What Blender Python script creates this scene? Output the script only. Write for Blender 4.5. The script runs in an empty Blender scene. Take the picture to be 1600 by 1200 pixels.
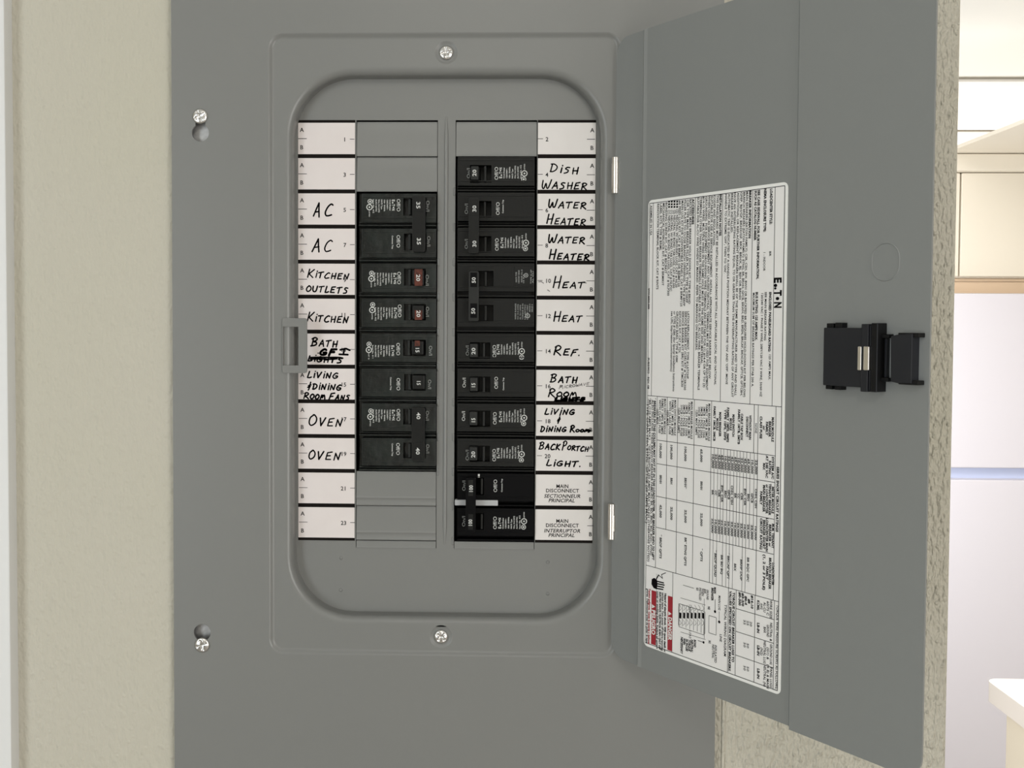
import bpy, bmesh, math, random
from mathutils import Vector, Matrix
from mathutils.geometry import tessellate_polygon
random.seed(7)
sc = bpy.context.scene
COL = sc.collection
H = 1.5                       # panel centre above the floor (m)
IN = .0254

# ------------------------------------------------------------------ camera
CX, CZ, CD = -.00453, .00629, .73925
PITCH, YAW, ROLL, FPX, PPX, PPY = -.03313, -.02704, .00492, 1622.5, 737.1, 559.74
fw = Vector((math.sin(YAW)*math.cos(PITCH), math.cos(YAW)*math.cos(PITCH), math.sin(PITCH)))
r0 = Vector((math.cos(YAW), -math.sin(YAW), 0)); u0 = r0.cross(fw)
RT = r0*math.cos(ROLL) + u0*math.sin(ROLL); UP = -r0*math.sin(ROLL) + u0*math.cos(ROLL)
cam = bpy.data.cameras.new('camera'); camo = bpy.data.objects.new('camera', cam); COL.objects.link(camo)
cam.sensor_width = 36; cam.lens = FPX/1600*36
cam.shift_x = (800-PPX)/1600; cam.shift_y = (PPY-600)/1600
cam.clip_start = .01; cam.clip_end = 60
M = Matrix((RT, UP, -fw)).transposed().to_4x4(); M.translation = (CX, -CD, CZ+H)
camo.matrix_world = M
sc.camera = camo
CAM = Vector((CX, -CD, CZ))

# ------------------------------------------------------------------ view, world, lights
sc.view_settings.view_transform = 'Standard'; sc.view_settings.look = 'None'
sc.view_settings.exposure = 0.0; sc.view_settings.gamma = 1; sc.view_settings.use_curve_mapping = False
w = bpy.data.worlds.new('world'); sc.world = w; w.use_nodes = True
w.node_tree.nodes['Background'].inputs[0].default_value = (.92, .95, 1, 1)
w.node_tree.nodes['Background'].inputs[1].default_value = .55

def area(name, loc, target, sx, sy, power, col):
    l = bpy.data.lights.new(name, 'AREA'); l.shape = 'RECTANGLE'; l.size = sx; l.size_y = sy
    l.energy = power; l.color = col
    o = bpy.data.objects.new(name, l); COL.objects.link(o); o.location = loc
    o.rotation_euler = (Vector(target)-Vector(loc)).to_track_quat('-Z', 'Y').to_euler()
    return o
area('window_daylight', (-1.62, -1.75, H-.1), (-.1, -.2, H-.1), 1.1, 1.6, 27.5, (.88, .95, 1))
area('hall_ceiling_lamp', (-.05, -1.7, H+.88), (-.05, -1.1, 0), .5, .5, 3.6, (1, .97, .9))
area('added_rear_fill', (1.7, -2.7, H-.25), (.2, 0, H-.2), 1.2, 1.6, 38, (1, .98, .95))  # unseen fill light added behind the camera, to the right
area('rear_doorway_daylight', (-.12, -3.1, H-.15), (-.12, 0, H-.15), .45, 2.0, 2, (1, .99, .96))
area('added_kitchen_fill', (.42, .75, H-.5), (1.2, .9, H-.6), .7, .9, 3.0, (1, .97, .93))  # unseen fill added behind the wall to lift the base cabinet's side
area('kitchen_ceiling_lamp', (1.1, 1.1, H+.9), (1.25, 1.7, 0), 1.2, 1.2, 40, (1, .97, .92))
area('kitchen_daylight', (.55, 1.9, H-.3), (1.6, 2.6, H-.3), 1.0, 1.3, 15, (.93, .95, 1))
area('far_room_daylight', (2.0, 5.6, H-.4), (2.0, 4.4, H+.94), 2.2, 1.2, 95, (1, .99, .97))

# ------------------------------------------------------------------ coordinate helpers
def ray(px, py):
    return fw + RT*((px-PPX)/FPX) + UP*((PPY-py)/FPX)
def U(px, py, y):             # point of the frontal plane y seen at that direction
    d = ray(px, py); return CAM + d*((y-CAM.y)/d.y)
def Ux(px, y, py=600): return U(px, py, y).x
def Uz(py, y, px=690): return U(px, py, y).z

YD = .014                     # dead front plane
XL0, XL1, XR0, XR1, XM = -.15148, -.10995, .02189, .0636, -.04399
def DF(px, py):               # dead-front coordinates from the label grid corners
    v = (py-(191+ (187-191)*(px-466.5)/463.5))/(845.2-(191-4*(px-466.5)/463.5))
    xl = 466.5 - 1.0*v; xr = 930 - 3.0*v
    u = (px-xl)/(xr-xl)
    return XL0 + (XR1-XL0)*u, 6*IN - 12*IN*v
def DP(px, py, y=YD):
    x, z = DF(px, py); p = Vector((x, YD, z)); d = p-CAM
    return CAM + d*((y-CAM.y)/d.y)

HX, HY, PHI, DW, DC = .07537, -.003, .94398, .24178, .15694
S0, S1, SZ0, SZ1, DZ0, DZ1 = .03435, .15022, .09024, -.21336, .20613, -.22977
cph, sph = math.cos(PHI), math.sin(PHI)
def DW3(s, z, h=0):
    return Vector((HX + s*cph - h*sph, HY - s*sph - h*cph, z))
def solve(A, b):
    n = len(b); A = [r[:]+[b[i]] for i, r in enumerate(A)]
    for i in range(n):
        p = max(range(i, n), key=lambda k: abs(A[k][i])); A[i], A[p] = A[p], A[i]
        for k in range(n):
            if k != i:
                f = A[k][i]/A[i][i]
                for j in range(i, n+1): A[k][j] -= f*A[i][j]
    return [A[i][n]/A[i][i] for i in range(n)]
def homog(src, dst):
    A = []; b = []
    for (x, y), (u, v) in zip(src, dst):
        A.append([x, y, 1, 0, 0, 0, -u*x, -u*y]); b.append(u)
        A.append([0, 0, 0, x, y, 1, -v*x, -v*y]); b.append(v)
    return solve(A, b)
HM = homog([(1013.5, 313), (1233, 284), (1219.5, 1085.5), (1006, 1009)], [(S0, SZ0), (S1, SZ0), (S1, SZ1), (S0, SZ1)])
def SZ(px, py, h=0):          # door coordinates (s, z) at height h off the inner face
    a = HM; w = a[6]*px + a[7]*py + 1
    s, z = (a[0]*px+a[1]*py+a[2])/w, (a[3]*px+a[4]*py+a[5])/w
    if h:
        p = DW3(s, z); d = p-CAM; n = Vector((-sph, -cph, 0)); o = DW3(0, 0, h)
        q = CAM + d*(((o-CAM).dot(n))/(d.dot(n)))
        s = (q.x-o.x)*cph - (q.y-o.y)*sph; z = q.z
    return s, z

# ------------------------------------------------------------------ materials
def mat(name, col, rough=.5, metal=0, bump=None, spec=.5, noise=None, coat=0):
    m = bpy.data.materials.new(name); m.use_nodes = True; nt = m.node_tree; b = nt.nodes['Principled BSDF']
    b.inputs['Base Color'].default_value = (*col, 1); b.inputs['Roughness'].default_value = rough
    b.inputs['Metallic'].default_value = metal; b.inputs['Specular IOR Level'].default_value = spec
    if coat: b.inputs['Coat Weight'].default_value = coat; b.inputs['Coat Roughness'].default_value = .15
    tc = nt.nodes.new('ShaderNodeTexCoord')
    if noise:
        sc_, amt, c2 = noise
        n = nt.nodes.new('ShaderNodeTexNoise'); n.inputs['Scale'].default_value = sc_; n.inputs['Detail'].default_value = 4
        nt.links.new(tc.outputs['Object'], n.inputs['Vector'])
        mx = nt.nodes.new('ShaderNodeMix'); mx.data_type = 'RGBA'
        mr = nt.nodes.new('ShaderNodeMapRange'); mr.inputs['From Min'].default_value = .35; mr.inputs['From Max'].default_value = .65
        mr.inputs['To Max'].default_value = amt
        nt.links.new(n.outputs['Fac'], mr.inputs['Value']); nt.links.new(mr.outputs[0], mx.inputs[0])
        mx.inputs[6].default_value = (*col, 1); mx.inputs[7].default_value = (*c2, 1)
        nt.links.new(mx.outputs[2], b.inputs['Base Color'])
    if bump:
        s, st, dist = bump
        n = nt.nodes.new('ShaderNodeTexNoise'); n.inputs['Scale'].default_value = s; n.inputs['Detail'].default_value = 3
        nt.links.new(tc.outputs['Object'], n.inputs['Vector'])
        bp = nt.nodes.new('ShaderNodeBump'); bp.inputs['Strength'].default_value = st; bp.inputs['Distance'].default_value = dist
        nt.links.new(n.outputs['Fac'], bp.inputs['Height']); nt.links.new(bp.outputs[0], b.inputs['Normal'])
    return m
GREY = mat('grey_enamel', (.205, .208, .200), .33, bump=(900, .05, .0004), noise=(9, .35, (.198, .202, .196)))
GREYD = mat('grey_enamel_door', (.245, .255, .252), .45, bump=(900, .05, .0004))
GALV = mat('galvanised_steel', (.5, .5, .5), .45, .8, bump=(300, .3, .0006), noise=(160, .8, (.32, .32, .32)))
DARK = mat('enclosure_dark', (.05, .05, .05), .7)
CHROME = mat('zinc_screw', (.68, .67, .66), .24, 1)
STEEL = mat('hinge_steel', (.80, .76, .71), .28, 1)
BLK = mat('black_phenolic', (.0065, .007, .0065), .38, bump=(700, .12, .0005), spec=.28)
BLKL = mat('black_phenolic_film', (.010, .0115, .011), .2, spec=.4, bump=(120, .35, .0012), noise=(60, .8, (.018, .024, .022)))
BLKM = mat('black_main', (.003, .003, .0035), .4, spec=.1)
TIEG = mat('charcoal_tie', (.020, .021, .020), .45, spec=.25)
RED = mat('amber_patch', (.12, .032, .02), .4, spec=.3, noise=(500, .9, (.04, .014, .01)))
BAR = mat('pale_retainer', (.42, .43, .44), .45)
INKW = mat('white_print', (.62, .63, .61), .6)
INKG = mat('grey_print', (.33, .34, .33), .6)
CARD = mat('card_paper', (.735, .68, .665), .8, spec=.2, noise=(70, .5, (.765, .715, .70)))
CARDR = mat('card_paper_right', (.745, .715, .695), .8, spec=.2, noise=(70, .5, (.71, .68, .655)))
STRIP = mat('black_strip', (.008, .006, .005), .7, spec=.1)
INK = mat('black_ink', (.005, .004, .005), .7, spec=.05)
INKT = mat('thin_ink', (.02, .02, .02), .7, spec=.05)
PENC = mat('faint_ink', (.22, .2, .2), .7)
STK = mat('label_vinyl', (.90, .885, .875), .6, spec=.2)
STKB = mat('label_vinyl_border', (.95, .95, .93), .4)
INKS = mat('label_ink', (.008, .008, .008), .7, spec=.05)
INKM = mat('label_ink_grey', (.10, .10, .10), .7, spec=.05)
SRED = mat('label_red', (.36, .016, .03), .5)
SWHT = mat('label_white', (.8, .8, .78), .5)
LATCH = mat('latch_nylon', (.016, .017, .021), .45, spec=.3)
LATCHD = mat('latch_dark', (.006, .006, .0065), .5, spec=.2)
WHITE = mat('white_paint', (.85, .85, .86), .5)
TRIMW = mat('trim_paint', (.74, .745, .74), .45)
CREAM = mat('cream_cabinet', (.86, .80, .68), .5)
TAN = mat('tan_wood', (.78, .60, .42), .6)
FRIDGE = mat('fridge_enamel', (.70, .675, .715), .35, bump=(400, .05, .0005))
FGAP = mat('fridge_gasket', (.60, .66, .86), .5)
COUNT = mat('counter_laminate', (.86, .82, .79), .3)
FLOOR = mat('floor_vinyl', (.40, .37, .33), .4, noise=(4, 1, (.33, .30, .27)))
CEIL = mat('ceiling_board', (.88, .88, .86), .8)
SEAM = mat('batten', (.42, .40, .36), .7)

def wall_mat():
    m = bpy.data.materials.new('wall_texture_paint'); m.use_nodes = True; nt = m.node_tree; b = nt.nodes['Principled BSDF']
    b.inputs['Roughness'].default_value = .62
    tc = nt.nodes.new('ShaderNodeTexCoord'); L = nt.links.new
    n0 = nt.nodes.new('ShaderNodeTexNoise'); n0.inputs['Scale'].default_value = 5
    L(tc.outputs['Object'], n0.inputs['Vector'])
    mx = nt.nodes.new('ShaderNodeMix'); mx.data_type = 'RGBA'
    mx.inputs[6].default_value = (.52, .50, .40, 1); mx.inputs[7].default_value = (.545, .515, .45, 1)
    L(n0.outputs['Fac'], mx.inputs[0]); L(mx.outputs[2], b.inputs['Base Color'])
    # knockdown texture: stretched blobs plus fine orange peel, rougher towards the corner
    mp = nt.nodes.new('ShaderNodeMapping'); mp.inputs['Scale'].default_value = (1, 1, .45)
    L(tc.outputs['Object'], mp.inputs['Vector'])
    n1 = nt.nodes.new('ShaderNodeTexNoise'); n1.inputs['Scale'].default_value = 330; n1.inputs['Detail'].default_value = 2
    n2 = nt.nodes.new('ShaderNodeTexVoronoi'); n2.inputs['Scale'].default_value = 190; n2.feature = 'SMOOTH_F1'
    L(mp.outputs[0], n1.inputs['Vector']); L(tc.outputs['Object'], n2.inputs['Vector'])
    mr = nt.nodes.new('ShaderNodeMapRange'); mr.inputs['From Min'].default_value = .12; mr.inputs['From Max'].default_value = .30
    mr.inputs['To Min'].default_value = 1; mr.inputs['To Max'].default_value = 0
    L(n2.outputs['Distance'], mr.inputs['Value'])
    sx = nt.nodes.new('ShaderNodeSeparateXYZ'); L(tc.outputs['Object'], sx.inputs[0])
    st = nt.nodes.new('ShaderNodeMapRange'); st.inputs['From Min'].default_value = .1; st.inputs['From Max'].default_value = .2
    st.inputs['To Min'].default_value = .3; st.inputs['To Max'].default_value = .75
    L(sx.outputs[0], st.inputs['Value'])
    ad = nt.nodes.new('ShaderNodeMath'); ad.operation = 'MULTIPLY_ADD'; ad.inputs[1].default_value = .22
    L(mr.outputs[0], ad.inputs[0]); L(n1.outputs['Fac'], ad.inputs[2])
    bp = nt.nodes.new('ShaderNodeBump'); bp.inputs['Distance'].default_value = .006
    L(st.outputs[0], bp.inputs['Strength']); L(ad.outputs[0], bp.inputs['Height']); L(bp.outputs[0], b.inputs['Normal'])
    return m
WALL = wall_mat()

# ------------------------------------------------------------------ object helpers
def tag(o, label=None, cat=None, group=None, kind=None):
    if label: o['label'] = label
    if cat: o['category'] = cat
    if group: o['group'] = group
    if kind: o['kind'] = kind
    return o
ROOT = {}
def empty(name, p, label, cat, group=None):
    o = bpy.data.objects.new(name, None); COL.objects.link(o); o.empty_display_size = .02
    o.location = (p[0], p[1], p[2]+H); ROOT[o.name] = Vector(o.location)
    return tag(o, label, cat, group)

class MB:                     # mesh builder, scene coordinates (z measured from the panel centre)
    def __init__(s): s.v = []; s.f = []; s.m = []; s.mats = []
    def mi(s, m):
        if m not in s.mats: s.mats.append(m)
        return s.mats.index(m)
    def add(s, vs, fs, m):
        n = len(s.v); k = s.mi(m); s.v += [tuple(v) for v in vs]
        for f in fs: s.f.append([n+i for i in f]); s.m.append(k)
    def box(s, x0, x1, y0, y1, z0, z1, m):
        vs = [(x, y, z) for x in (x0, x1) for y in (y0, y1) for z in (z0, z1)]
        s.add(vs, [(0, 1, 3, 2), (4, 6, 7, 5), (0, 4, 5, 1), (2, 3, 7, 6), (0, 2, 6, 4), (1, 5, 7, 3)], m)
    def boxT(s, T, a0, a1, b0, b1, c0, c1, m, ins=0):     # box in a local frame T(a,b,c); the c1 face is inset
        vs = []
        for a, ai in ((a0, ins), (a1, -ins)):
            for b, bi in ((b0, ins), (b1, -ins)):
                vs.append(T(a, b, c0)); vs.append(T(a+ai, b+bi, c1))
        s.add(vs, [(0, 1, 3, 2), (4, 6, 7, 5), (0, 4, 5, 1), (2, 3, 7, 6), (0, 2, 6, 4), (1, 5, 7, 3)], m)
    def poly(s, T, loops, c, m, c2=None, skip=()):        # flat plate with holes, optional walls down to c2
        ls = [[Vector((p[0], p[1], 0)) for p in l] for l in loops]
        tr = tessellate_polygon(ls); flat = [p for l in loops for p in l]
        s.add([T(p[0], p[1], c) for p in flat], tr, m)
        if c2 is not None:
            for i, l in enumerate(loops):
                if i in skip: continue
                n = len(l); vs = [T(p[0], p[1], c) for p in l] + [T(p[0], p[1], c2) for p in l]
                s.add(vs, [(i, (i+1) % n, n+(i+1) % n, n+i) for i in range(n)], m)
    def build(s, name, parent=None, smooth=None, bevel=None, seg=2, merge=True, wn=False):
        me = bpy.data.meshes.new(name)
        off = Vector((0, 0, 0)) if parent is None else rootloc(parent)
        me.from_pydata([(v[0]-off.x, v[1]-off.y, v[2]+H-off.z) for v in s.v], [], s.f)
        for m in s.mats: me.materials.append(m)
        me.polygons.foreach_set('material_index', s.m)
        if merge or bevel:
            bm = bmesh.new(); bm.from_mesh(me)
            bmesh.ops.remove_doubles(bm, verts=bm.verts, dist=1e-6)
            bmesh.ops.recalc_face_normals(bm, faces=bm.faces)
            if bevel:
                es = [e for e in bm.edges if len(e.link_faces) == 2 and e.calc_face_angle(0) > .6]
                bmesh.ops.bevel(bm, geom=es, offset=bevel, segments=seg, affect='EDGES', profile=.5, clamp_overlap=True)
            bm.to_mesh(me); bm.free()
        me.update()
        if smooth or bevel:
            me.polygons.foreach_set('use_smooth', [True]*len(me.polygons))
            me.set_sharp_from_angle(angle=smooth or .7)
        o = bpy.data.objects.new(name, me); COL.objects.link(o)
        if parent: o.parent = parent
        if wn or bevel:
            wm = o.modifiers.new('wn', 'WEIGHTED_NORMAL'); wm.keep_sharp = True
        return o
def rootloc(p):
    while p.parent: p = p.parent
    return ROOT[p.name]
FR = lambda a, b, c: Vector((a, c, b))         # frontal frame: a=x, b=z, c=y

def rrect(x0, x1, z0, z1, r, n=8):
    out = []
    for cx, cz, a in ((x1-r, z1-r, 0), (x0+r, z1-r, 90), (x0+r, z0+r, 180), (x1-r, z0+r, 270)):
        for i in range(n+1):
            t = math.radians(a+90*i/n); out.append((cx+r*math.cos(t), cz+r*math.sin(t)))
    return out
def circ(x, z, r, n=24): return [(x+r*math.cos(2*math.pi*i/n), z+r*math.sin(2*math.pi*i/n)) for i in range(n)]

# ------------------------------------------------------------------ lettering
GL = {}
def _mesh_of(txt, off):
    c = bpy.data.curves.new('t', 'FONT'); c.body = txt; c.resolution_u = 2; c.fill_mode = 'FRONT'; c.offset = off; c.size = 1
    o = bpy.data.objects.new('t', c); COL.objects.link(o); dg = bpy.context.evaluated_depsgraph_get()
    e = o.evaluated_get(dg); me = e.to_mesh()
    vs = [(v.co.x, v.co.y) for v in me.vertices]; fs = [tuple(p.vertices) for p in me.polygons]
    e.to_mesh_clear(); bpy.data.objects.remove(o); bpy.data.curves.remove(c)
    return vs, fs
def glyph(c, bold):
    k = (c, bold)
    if k not in GL:
        off = (0, .018, .045)[int(bold)]
        vs, fs = _mesh_of('H'+c+'H', 0); wd = max(v[0] for v in vs)-min(v[0] for v in vs)
        vs, fs = _mesh_of('HH', 0); wd -= max(v[0] for v in vs)-min(v[0] for v in vs)
        vs, fs = _mesh_of(c, off) if c != ' ' else ([], [])
        GL[k] = (vs, fs, wd + (.02 if bold else 0))
    return GL[k]
CAP = .72
def text(mb, s, P, R, Uv, hgt, m, length=None, bold=False, align='l', slant=0):
    gs = [glyph(c, bold) for c in s]; tot = sum(g[2] for g in gs)
    sy = hgt/CAP; sx = sy if length is None else length/tot
    x = 0 if align == 'l' else (-tot*sx/2 if align == 'c' else -tot*sx)
    for vs, fs, wd in gs:
        if vs: mb.add([P + R*(x+v[0]*sx+slant*v[1]*sy) + Uv*(v[1]*sy) for v in vs], fs, m)
        x += wd*sx
XV, ZV = Vector((1, 0, 0)), Vector((0, 0, 1))

# stroke alphabet for the marker handwriting
ST = {
 'A': [[(0, 0), (.3, .55), (.55, 1), (.7, .5), (.85, -.05)], [(.18, .33), (.78, .38)]],
 'B': [[(.1, 0), (.25, .95)], [(.05, .85), (.45, 1), (.8, .85), (.6, .6), (.3, .5), (.7, .45), (.8, .2), (.5, .02), (0, 0)]],
 'C': [[(.95, .9), (.7, 1), (.3, .75), (.08, .3), (.25, .02), (.55, 0), (.9, .08)]],
 'D': [[(.15, .02), (.25, .95)], [(.1, .95), (.5, .95), (.85, .65), (.75, .25), (.4, .02), (.08, 0)]],
 'E': [[(.9, .98), (.25, .92), (.1, .02), (.8, .04)], [(.2, .5), (.7, .53)]],
 'F': [[(.95, 1), (.3, .92), (.05, -.1)], [(.2, .48), (.7, .52)]],
 'G': [[(.85, .85), (.6, .95), (.2, .65), (.08, .25), (.35, 0), (.8, .1), (.88, .4), (.5, .38)]],
 'H': [[(.15, 0), (.2, .95)], [(.8, -.02), (.9, 1)], [(.15, .45), (.9, .5)]],
 'I': [[(.4, 0), (.55, .8)], [(.62, 1.12), (.64, 1.16)]],
 'J': [[(.2, -.25), (.6, .8)], [(.68, 1.15), (.7, 1.18)]],
 'K': [[(.1, 0), (.25, 1)], [(.95, 1.0), (.25, .42), (.9, -.02)]],
 'L': [[(.3, 1), (.05, .02), (.5, 0), (.85, .08)]],
 'M': [[(.02, 0), (.2, .8), (.32, .85), (.4, .3), (.6, .8), (.75, .8), (.95, 0)]],
 'N': [[(.08, 0), (.2, .85)], [(.2, .85), (.7, .05)], [(.7, .05), (.9, .98)]],
 'O': [[(.5, .95), (.15, .7), (.08, .25), (.4, 0), (.8, .2), (.9, .65), (.55, .97), (.35, .85)]],
 'P': [[(.1, -.05), (.25, .95)], [(.1, .85), (.5, 1.05), (.9, .85), (.7, .55), (.25, .42)]],
 'R': [[(.1, 0), (.25, .95)], [(.08, .82), (.5, 1), (.85, .8), (.6, .55), (.25, .45), (.6, .2), (.95, -.04)]],
 'S': [[(.85, .9), (.45, .95), (.25, .7), (.65, .45), (.6, .12), (.1, 0)]],
 'T': [[(0, .9), (.95, 1)], [(.5, .95), (.35, 0)]],
 'U': [[(.1, .95), (.1, .3), (.35, 0), (.7, .15), (.9, .98)]],
 'V': [[(.1, .95), (.35, 0), (.9, 1)]],
 'W': [[(.1, .95), (.12, .2), (.3, 0), (.5, .6), (.6, .1), (.8, .1), (1, 1)]],
 '&': [[(.75, 1.15), (.6, .1), (.5, -.25)], [(.9, .7), (.4, .55), (.8, .35), (.3, .25)]],
 '.': [[(.1, .02), (.15, .05)]], ' ': [],
}
WID = {'I': .45, 'J': .5, '.': .3, ' ': .55, 'W': 1.25, 'M': 1.2, 'L': .85}
def catmull(p, n=4):
    if len(p) < 3: return p
    q = [p[0]]+p+[p[-1]]; out = []
    for i in range(1, len(q)-2):
        for k in range(n):
            t = k/n; o = []
            for d in (0, 1):
                a, b, c, e = q[i-1][d], q[i][d], q[i+1][d], q[i+2][d]
                o.append(.5*(2*b+(c-a)*t+(2*a-5*b+4*c-e)*t*t+(3*b-a-3*c+e)*t**3))
            out.append(tuple(o))
    return out+[p[-1]]
def stroke(mb, pts, wd, T, m, n=8):
    for i, (x, y) in enumerate(pts):
        mb.add([T(x+wd/2*math.cos(2*math.pi*k/n), y+wd/2*math.sin(2*math.pi*k/n)) for k in range(n)], [tuple(range(n))], m)
        if i:
            a, b = pts[i-1]; dx, dy = x-a, y-b; l = math.hypot(dx, dy) or 1; ox, oy = -dy/l*wd/2, dx/l*wd/2
            mb.add([T(a+ox, b+oy), T(x+ox, y+oy), T(x-ox, y-oy), T(a-ox, b-oy)], [(0, 1, 2, 3)], m)
SMOOTHL = set('BCDGOPRSUJ&')
def hand(mb, s, x0, y0, x1, y1, h1, h2, T, wd=1.6, m=None, slant=.25, jit=.05):
    """marker lettering between two baseline points, first letter taller"""
    m = m or INK; rnd = random.Random(s+str(x0)); first = True; ws = []
    for c in s:
        ws.append(WID.get(c, 1)*(1.25 if first and h1 > h2*1.2 else 1)); first = c == ' '
    tot = sum(ws); adv = (x1-x0)/tot; x = x0; first = True
    for c, w_ in zip(s, ws):
        hh = h1 if first else h2; first = c == ' '
        cw = adv*w_*.82; yb = y0+(y1-y0)*(x-x0)/(x1-x0)+rnd.uniform(-.3, .3)
        for st in ST[c]:
            p = [(a+rnd.uniform(-jit, jit)*.6, b+rnd.uniform(-jit, jit)*.6) for a, b in st]
            if c in SMOOTHL or len(p) > 5: p = catmull(p)
            p = [(x+a*cw+slant*b*hh*.6, yb-b*hh) for a, b in p]
            stroke(mb, p, wd*1.28*rnd.uniform(.9, 1.1), T, m)
        x += adv*w_

# ================================================================== STRUCTURE
WX1, WY = .3185, .0065        # wall corner x, wall surface y
hx0, hx1, hz0, hz1 = -.231, .1415, -.335, .335
def struct(mb, name, **k):
    return tag(mb.build(name, **k), kind='structure')
b = MB()
prof = [(WX1-.004+.004*math.sin(t), WY+.004-.004*math.cos(t)) for t in [math.pi/2*i/5 for i in range(6)]]
outer = [(-1.7, -H), (WX1-.004, -H), (WX1-.004, .94), (-1.7, .94)]
b.poly(FR, [outer, [(hx0, hz0), (hx1, hz0), (hx1, hz1), (hx0, hz1)]], WY, WALL)
for i in range(5):
    (xa, ya), (xb, yb) = prof[i], prof[i+1]
    b.add([(xa, ya, -H), (xb, yb, -H), (xb, yb, .94), (xa, ya, .94)], [(0, 1, 2, 3)], WALL)
b.add([(WX1, WY+.004, -H), (WX1, .135, -H), (WX1, .135, .94), (WX1, WY+.004, .94)], [(0, 1, 2, 3)], WALL)
b.add([(WX1, .135, -H), (-1.7, .135, -H), (-1.7, .135, .94), (WX1, .135, .94)], [(0, 1, 2, 3)], WALL)
for za, zb in ((hz0, hz0), (hz1, hz1)): b.add([(hx0, WY, za), (hx1, WY, za), (hx1, .11, za), (hx0, .11, za)], [(0, 1, 2, 3)], WALL)
for xa in (hx0, hx1): b.add([(xa, WY, hz0), (xa, WY, hz1), (xa, .11, hz1), (xa, .11, hz0)], [(0, 1, 2, 3)], WALL)
struct(b, 'wall_back', smooth=.5, wn=True)
b = MB(); b.box(-1.7, 4, -3.2, 6.5, -H-.1, -H, FLOOR); struct(b, 'floor')
b = MB(); b.box(-1.7, 4, -3.2, 6.5, .94, 1.04, CEIL); struct(b, 'ceiling')
b = MB(); b.box(-1.8, -1.7, -3.2, 6.5, -H, .94, WALL); struct(b, 'wall_left')
b = MB(); b.box(4, 4.1, -3.2, 6.5, -H, .94, CREAM); struct(b, 'wall_right')
b = MB(); b.box(-1.8, 4.1, 6.5, 6.6, -H, .94, WHITE); struct(b, 'wall_far')
b = MB(); b.box(-1.8, 4.1, -3.3, -3.2, -H, .94, WALL); struct(b, 'wall_rear')
for i, yy in enumerate((3.24, 4.30)):
    b = MB(); b.box(-1.7, 4, yy, yy+.035, .932, .94, SEAM); struct(b, 'trim_%d' % (i+3))
# white casing board at the left edge of the wall
b = MB(); xr = Ux(12, WY-.012)
b.box(xr-.075, xr, WY-.012, WY+.002, -H, .7, TRIMW); struct(b, 'trim_1', bevel=.0015)
# painted caulk bead along the cover
b = MB()
for xa, xb in ((Ux(1130, WY, 1150)-.0012, Ux(1130, WY, 1150)+.0010),):
    b.box(xa, xb, WY-.0012, WY+.001, -.45, .45, WALL)
struct(b, 'trim_2', bevel=.0006)

# ---- kitchen beyond the wall corner
YK = -CD
def part(mb, name, root, **k): return mb.build(name, root, **k)
f = empty('refrigerator', (1.58, YK+3.2, -H), 'white two-door refrigerator standing under the cream wall cabinet', 'refrigerator')
zt, zg = 1.607-H, 1.056-H
b = MB(); b.box(1.2, 1.95, YK+3.28, YK+3.9, -H+.03, zt, FRIDGE); part(b, 'cabinet', f, bevel=.004)
b = MB(); b.box(1.2, 1.95, YK+3.2, YK+3.275, zg+.017, zt, FRIDGE); part(b, 'freezer_door', f, bevel=.006)
b = MB(); b.box(1.2, 1.95, YK+3.2, YK+3.275, -H+.09, zg-.018, FRIDGE); part(b, 'fresh_food_door', f, bevel=.006)
b = MB(); b.box(1.21, 1.94, YK+3.235, YK+3.28, zg-.022, zg+.022, FGAP); part(b, 'gasket', f)
b = MB(); b.box(1.21, 1.94, YK+3.26, YK+3.3, -H, -H+.085, DARK); part(b, 'toe_grille', f)
c = empty('wall_cabinet', (1.6, YK+3.3, 1.66-H), 'cream wall cabinet hung above the white refrigerator', 'cabinet')
zc0, zc1 = 1.658-H, 1.985-H
b = MB(); b.box(1.12, 2.2, YK+3.32, YK+3.9, zc0, zc1, CREAM); part(b, 'carcass', c, bevel=.003)
b = MB(); b.box(1.12, 1.430, YK+3.3, YK+3.318, zc0+.004, zc1, CREAM); part(b, 'door', c, bevel=.003)
b = MB(); b.box(1.435, 2.2, YK+3.3, YK+3.318, zc0+.004, zc1, CREAM); part(b, 'door', c, bevel=.003)
b = MB(); b.box(1.1, 2.22, YK+3.27, YK+3.9, zc1+.002, 2.0405-H, CREAM); part(b, 'crown_moulding', c, bevel=.006)
b = MB(); b.box(1.12, 2.2, YK+3.33, YK+3.9, zc0-.010, zc0-.001, TAN); part(b, 'bottom_panel', c)
b = MB(); b.box(1.12, 2.2, YK+3.335, YK+3.36, zt+.001, zc0-.011, TAN); part(b, 'gap_shade_strip', c)  # added strip, its tan standing in for the shaded gap above the refrigerator
b = MB(); b.box(1.0, 2.4, YK+3.92, YK+3.97, -H, 2.03-H, TAN); struct(b, 'wall_1')
b = MB(); b.box(1.372, 2.4, YK+2.2, YK+3.9, 2.042-H, 2.054-H, CREAM); struct(b, 'soffit', bevel=.002)
kc = empty('base_cabinet', (1.15, .65, -H), 'cream base cabinet standing under the white countertop', 'cabinet')
b = MB(); b.box(.840, 1.45, .3, .99, -H+.09, .876-H, CREAM); part(b, 'carcass', kc, bevel=.003)
b = MB(); b.box(.90, 1.42, .33, .96, -H, -H+.089, DARK); part(b, 'plinth', kc)
b = MB(); b.poly(lambda a, bb, cc: Vector((a, bb, cc)), [rrect(.820, 1.47, .27, 1.025, .02)], .91-H, COUNT, .8765-H)
b.poly(lambda a, bb, cc: Vector((a, bb, cc)), [rrect(.820, 1.47, .27, 1.025, .02)], .8765-H, COUNT)
tag(b.build('countertop', bevel=.003), 'white laminate countertop with rounded corner on the cream base cabinet', 'countertop')

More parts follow.
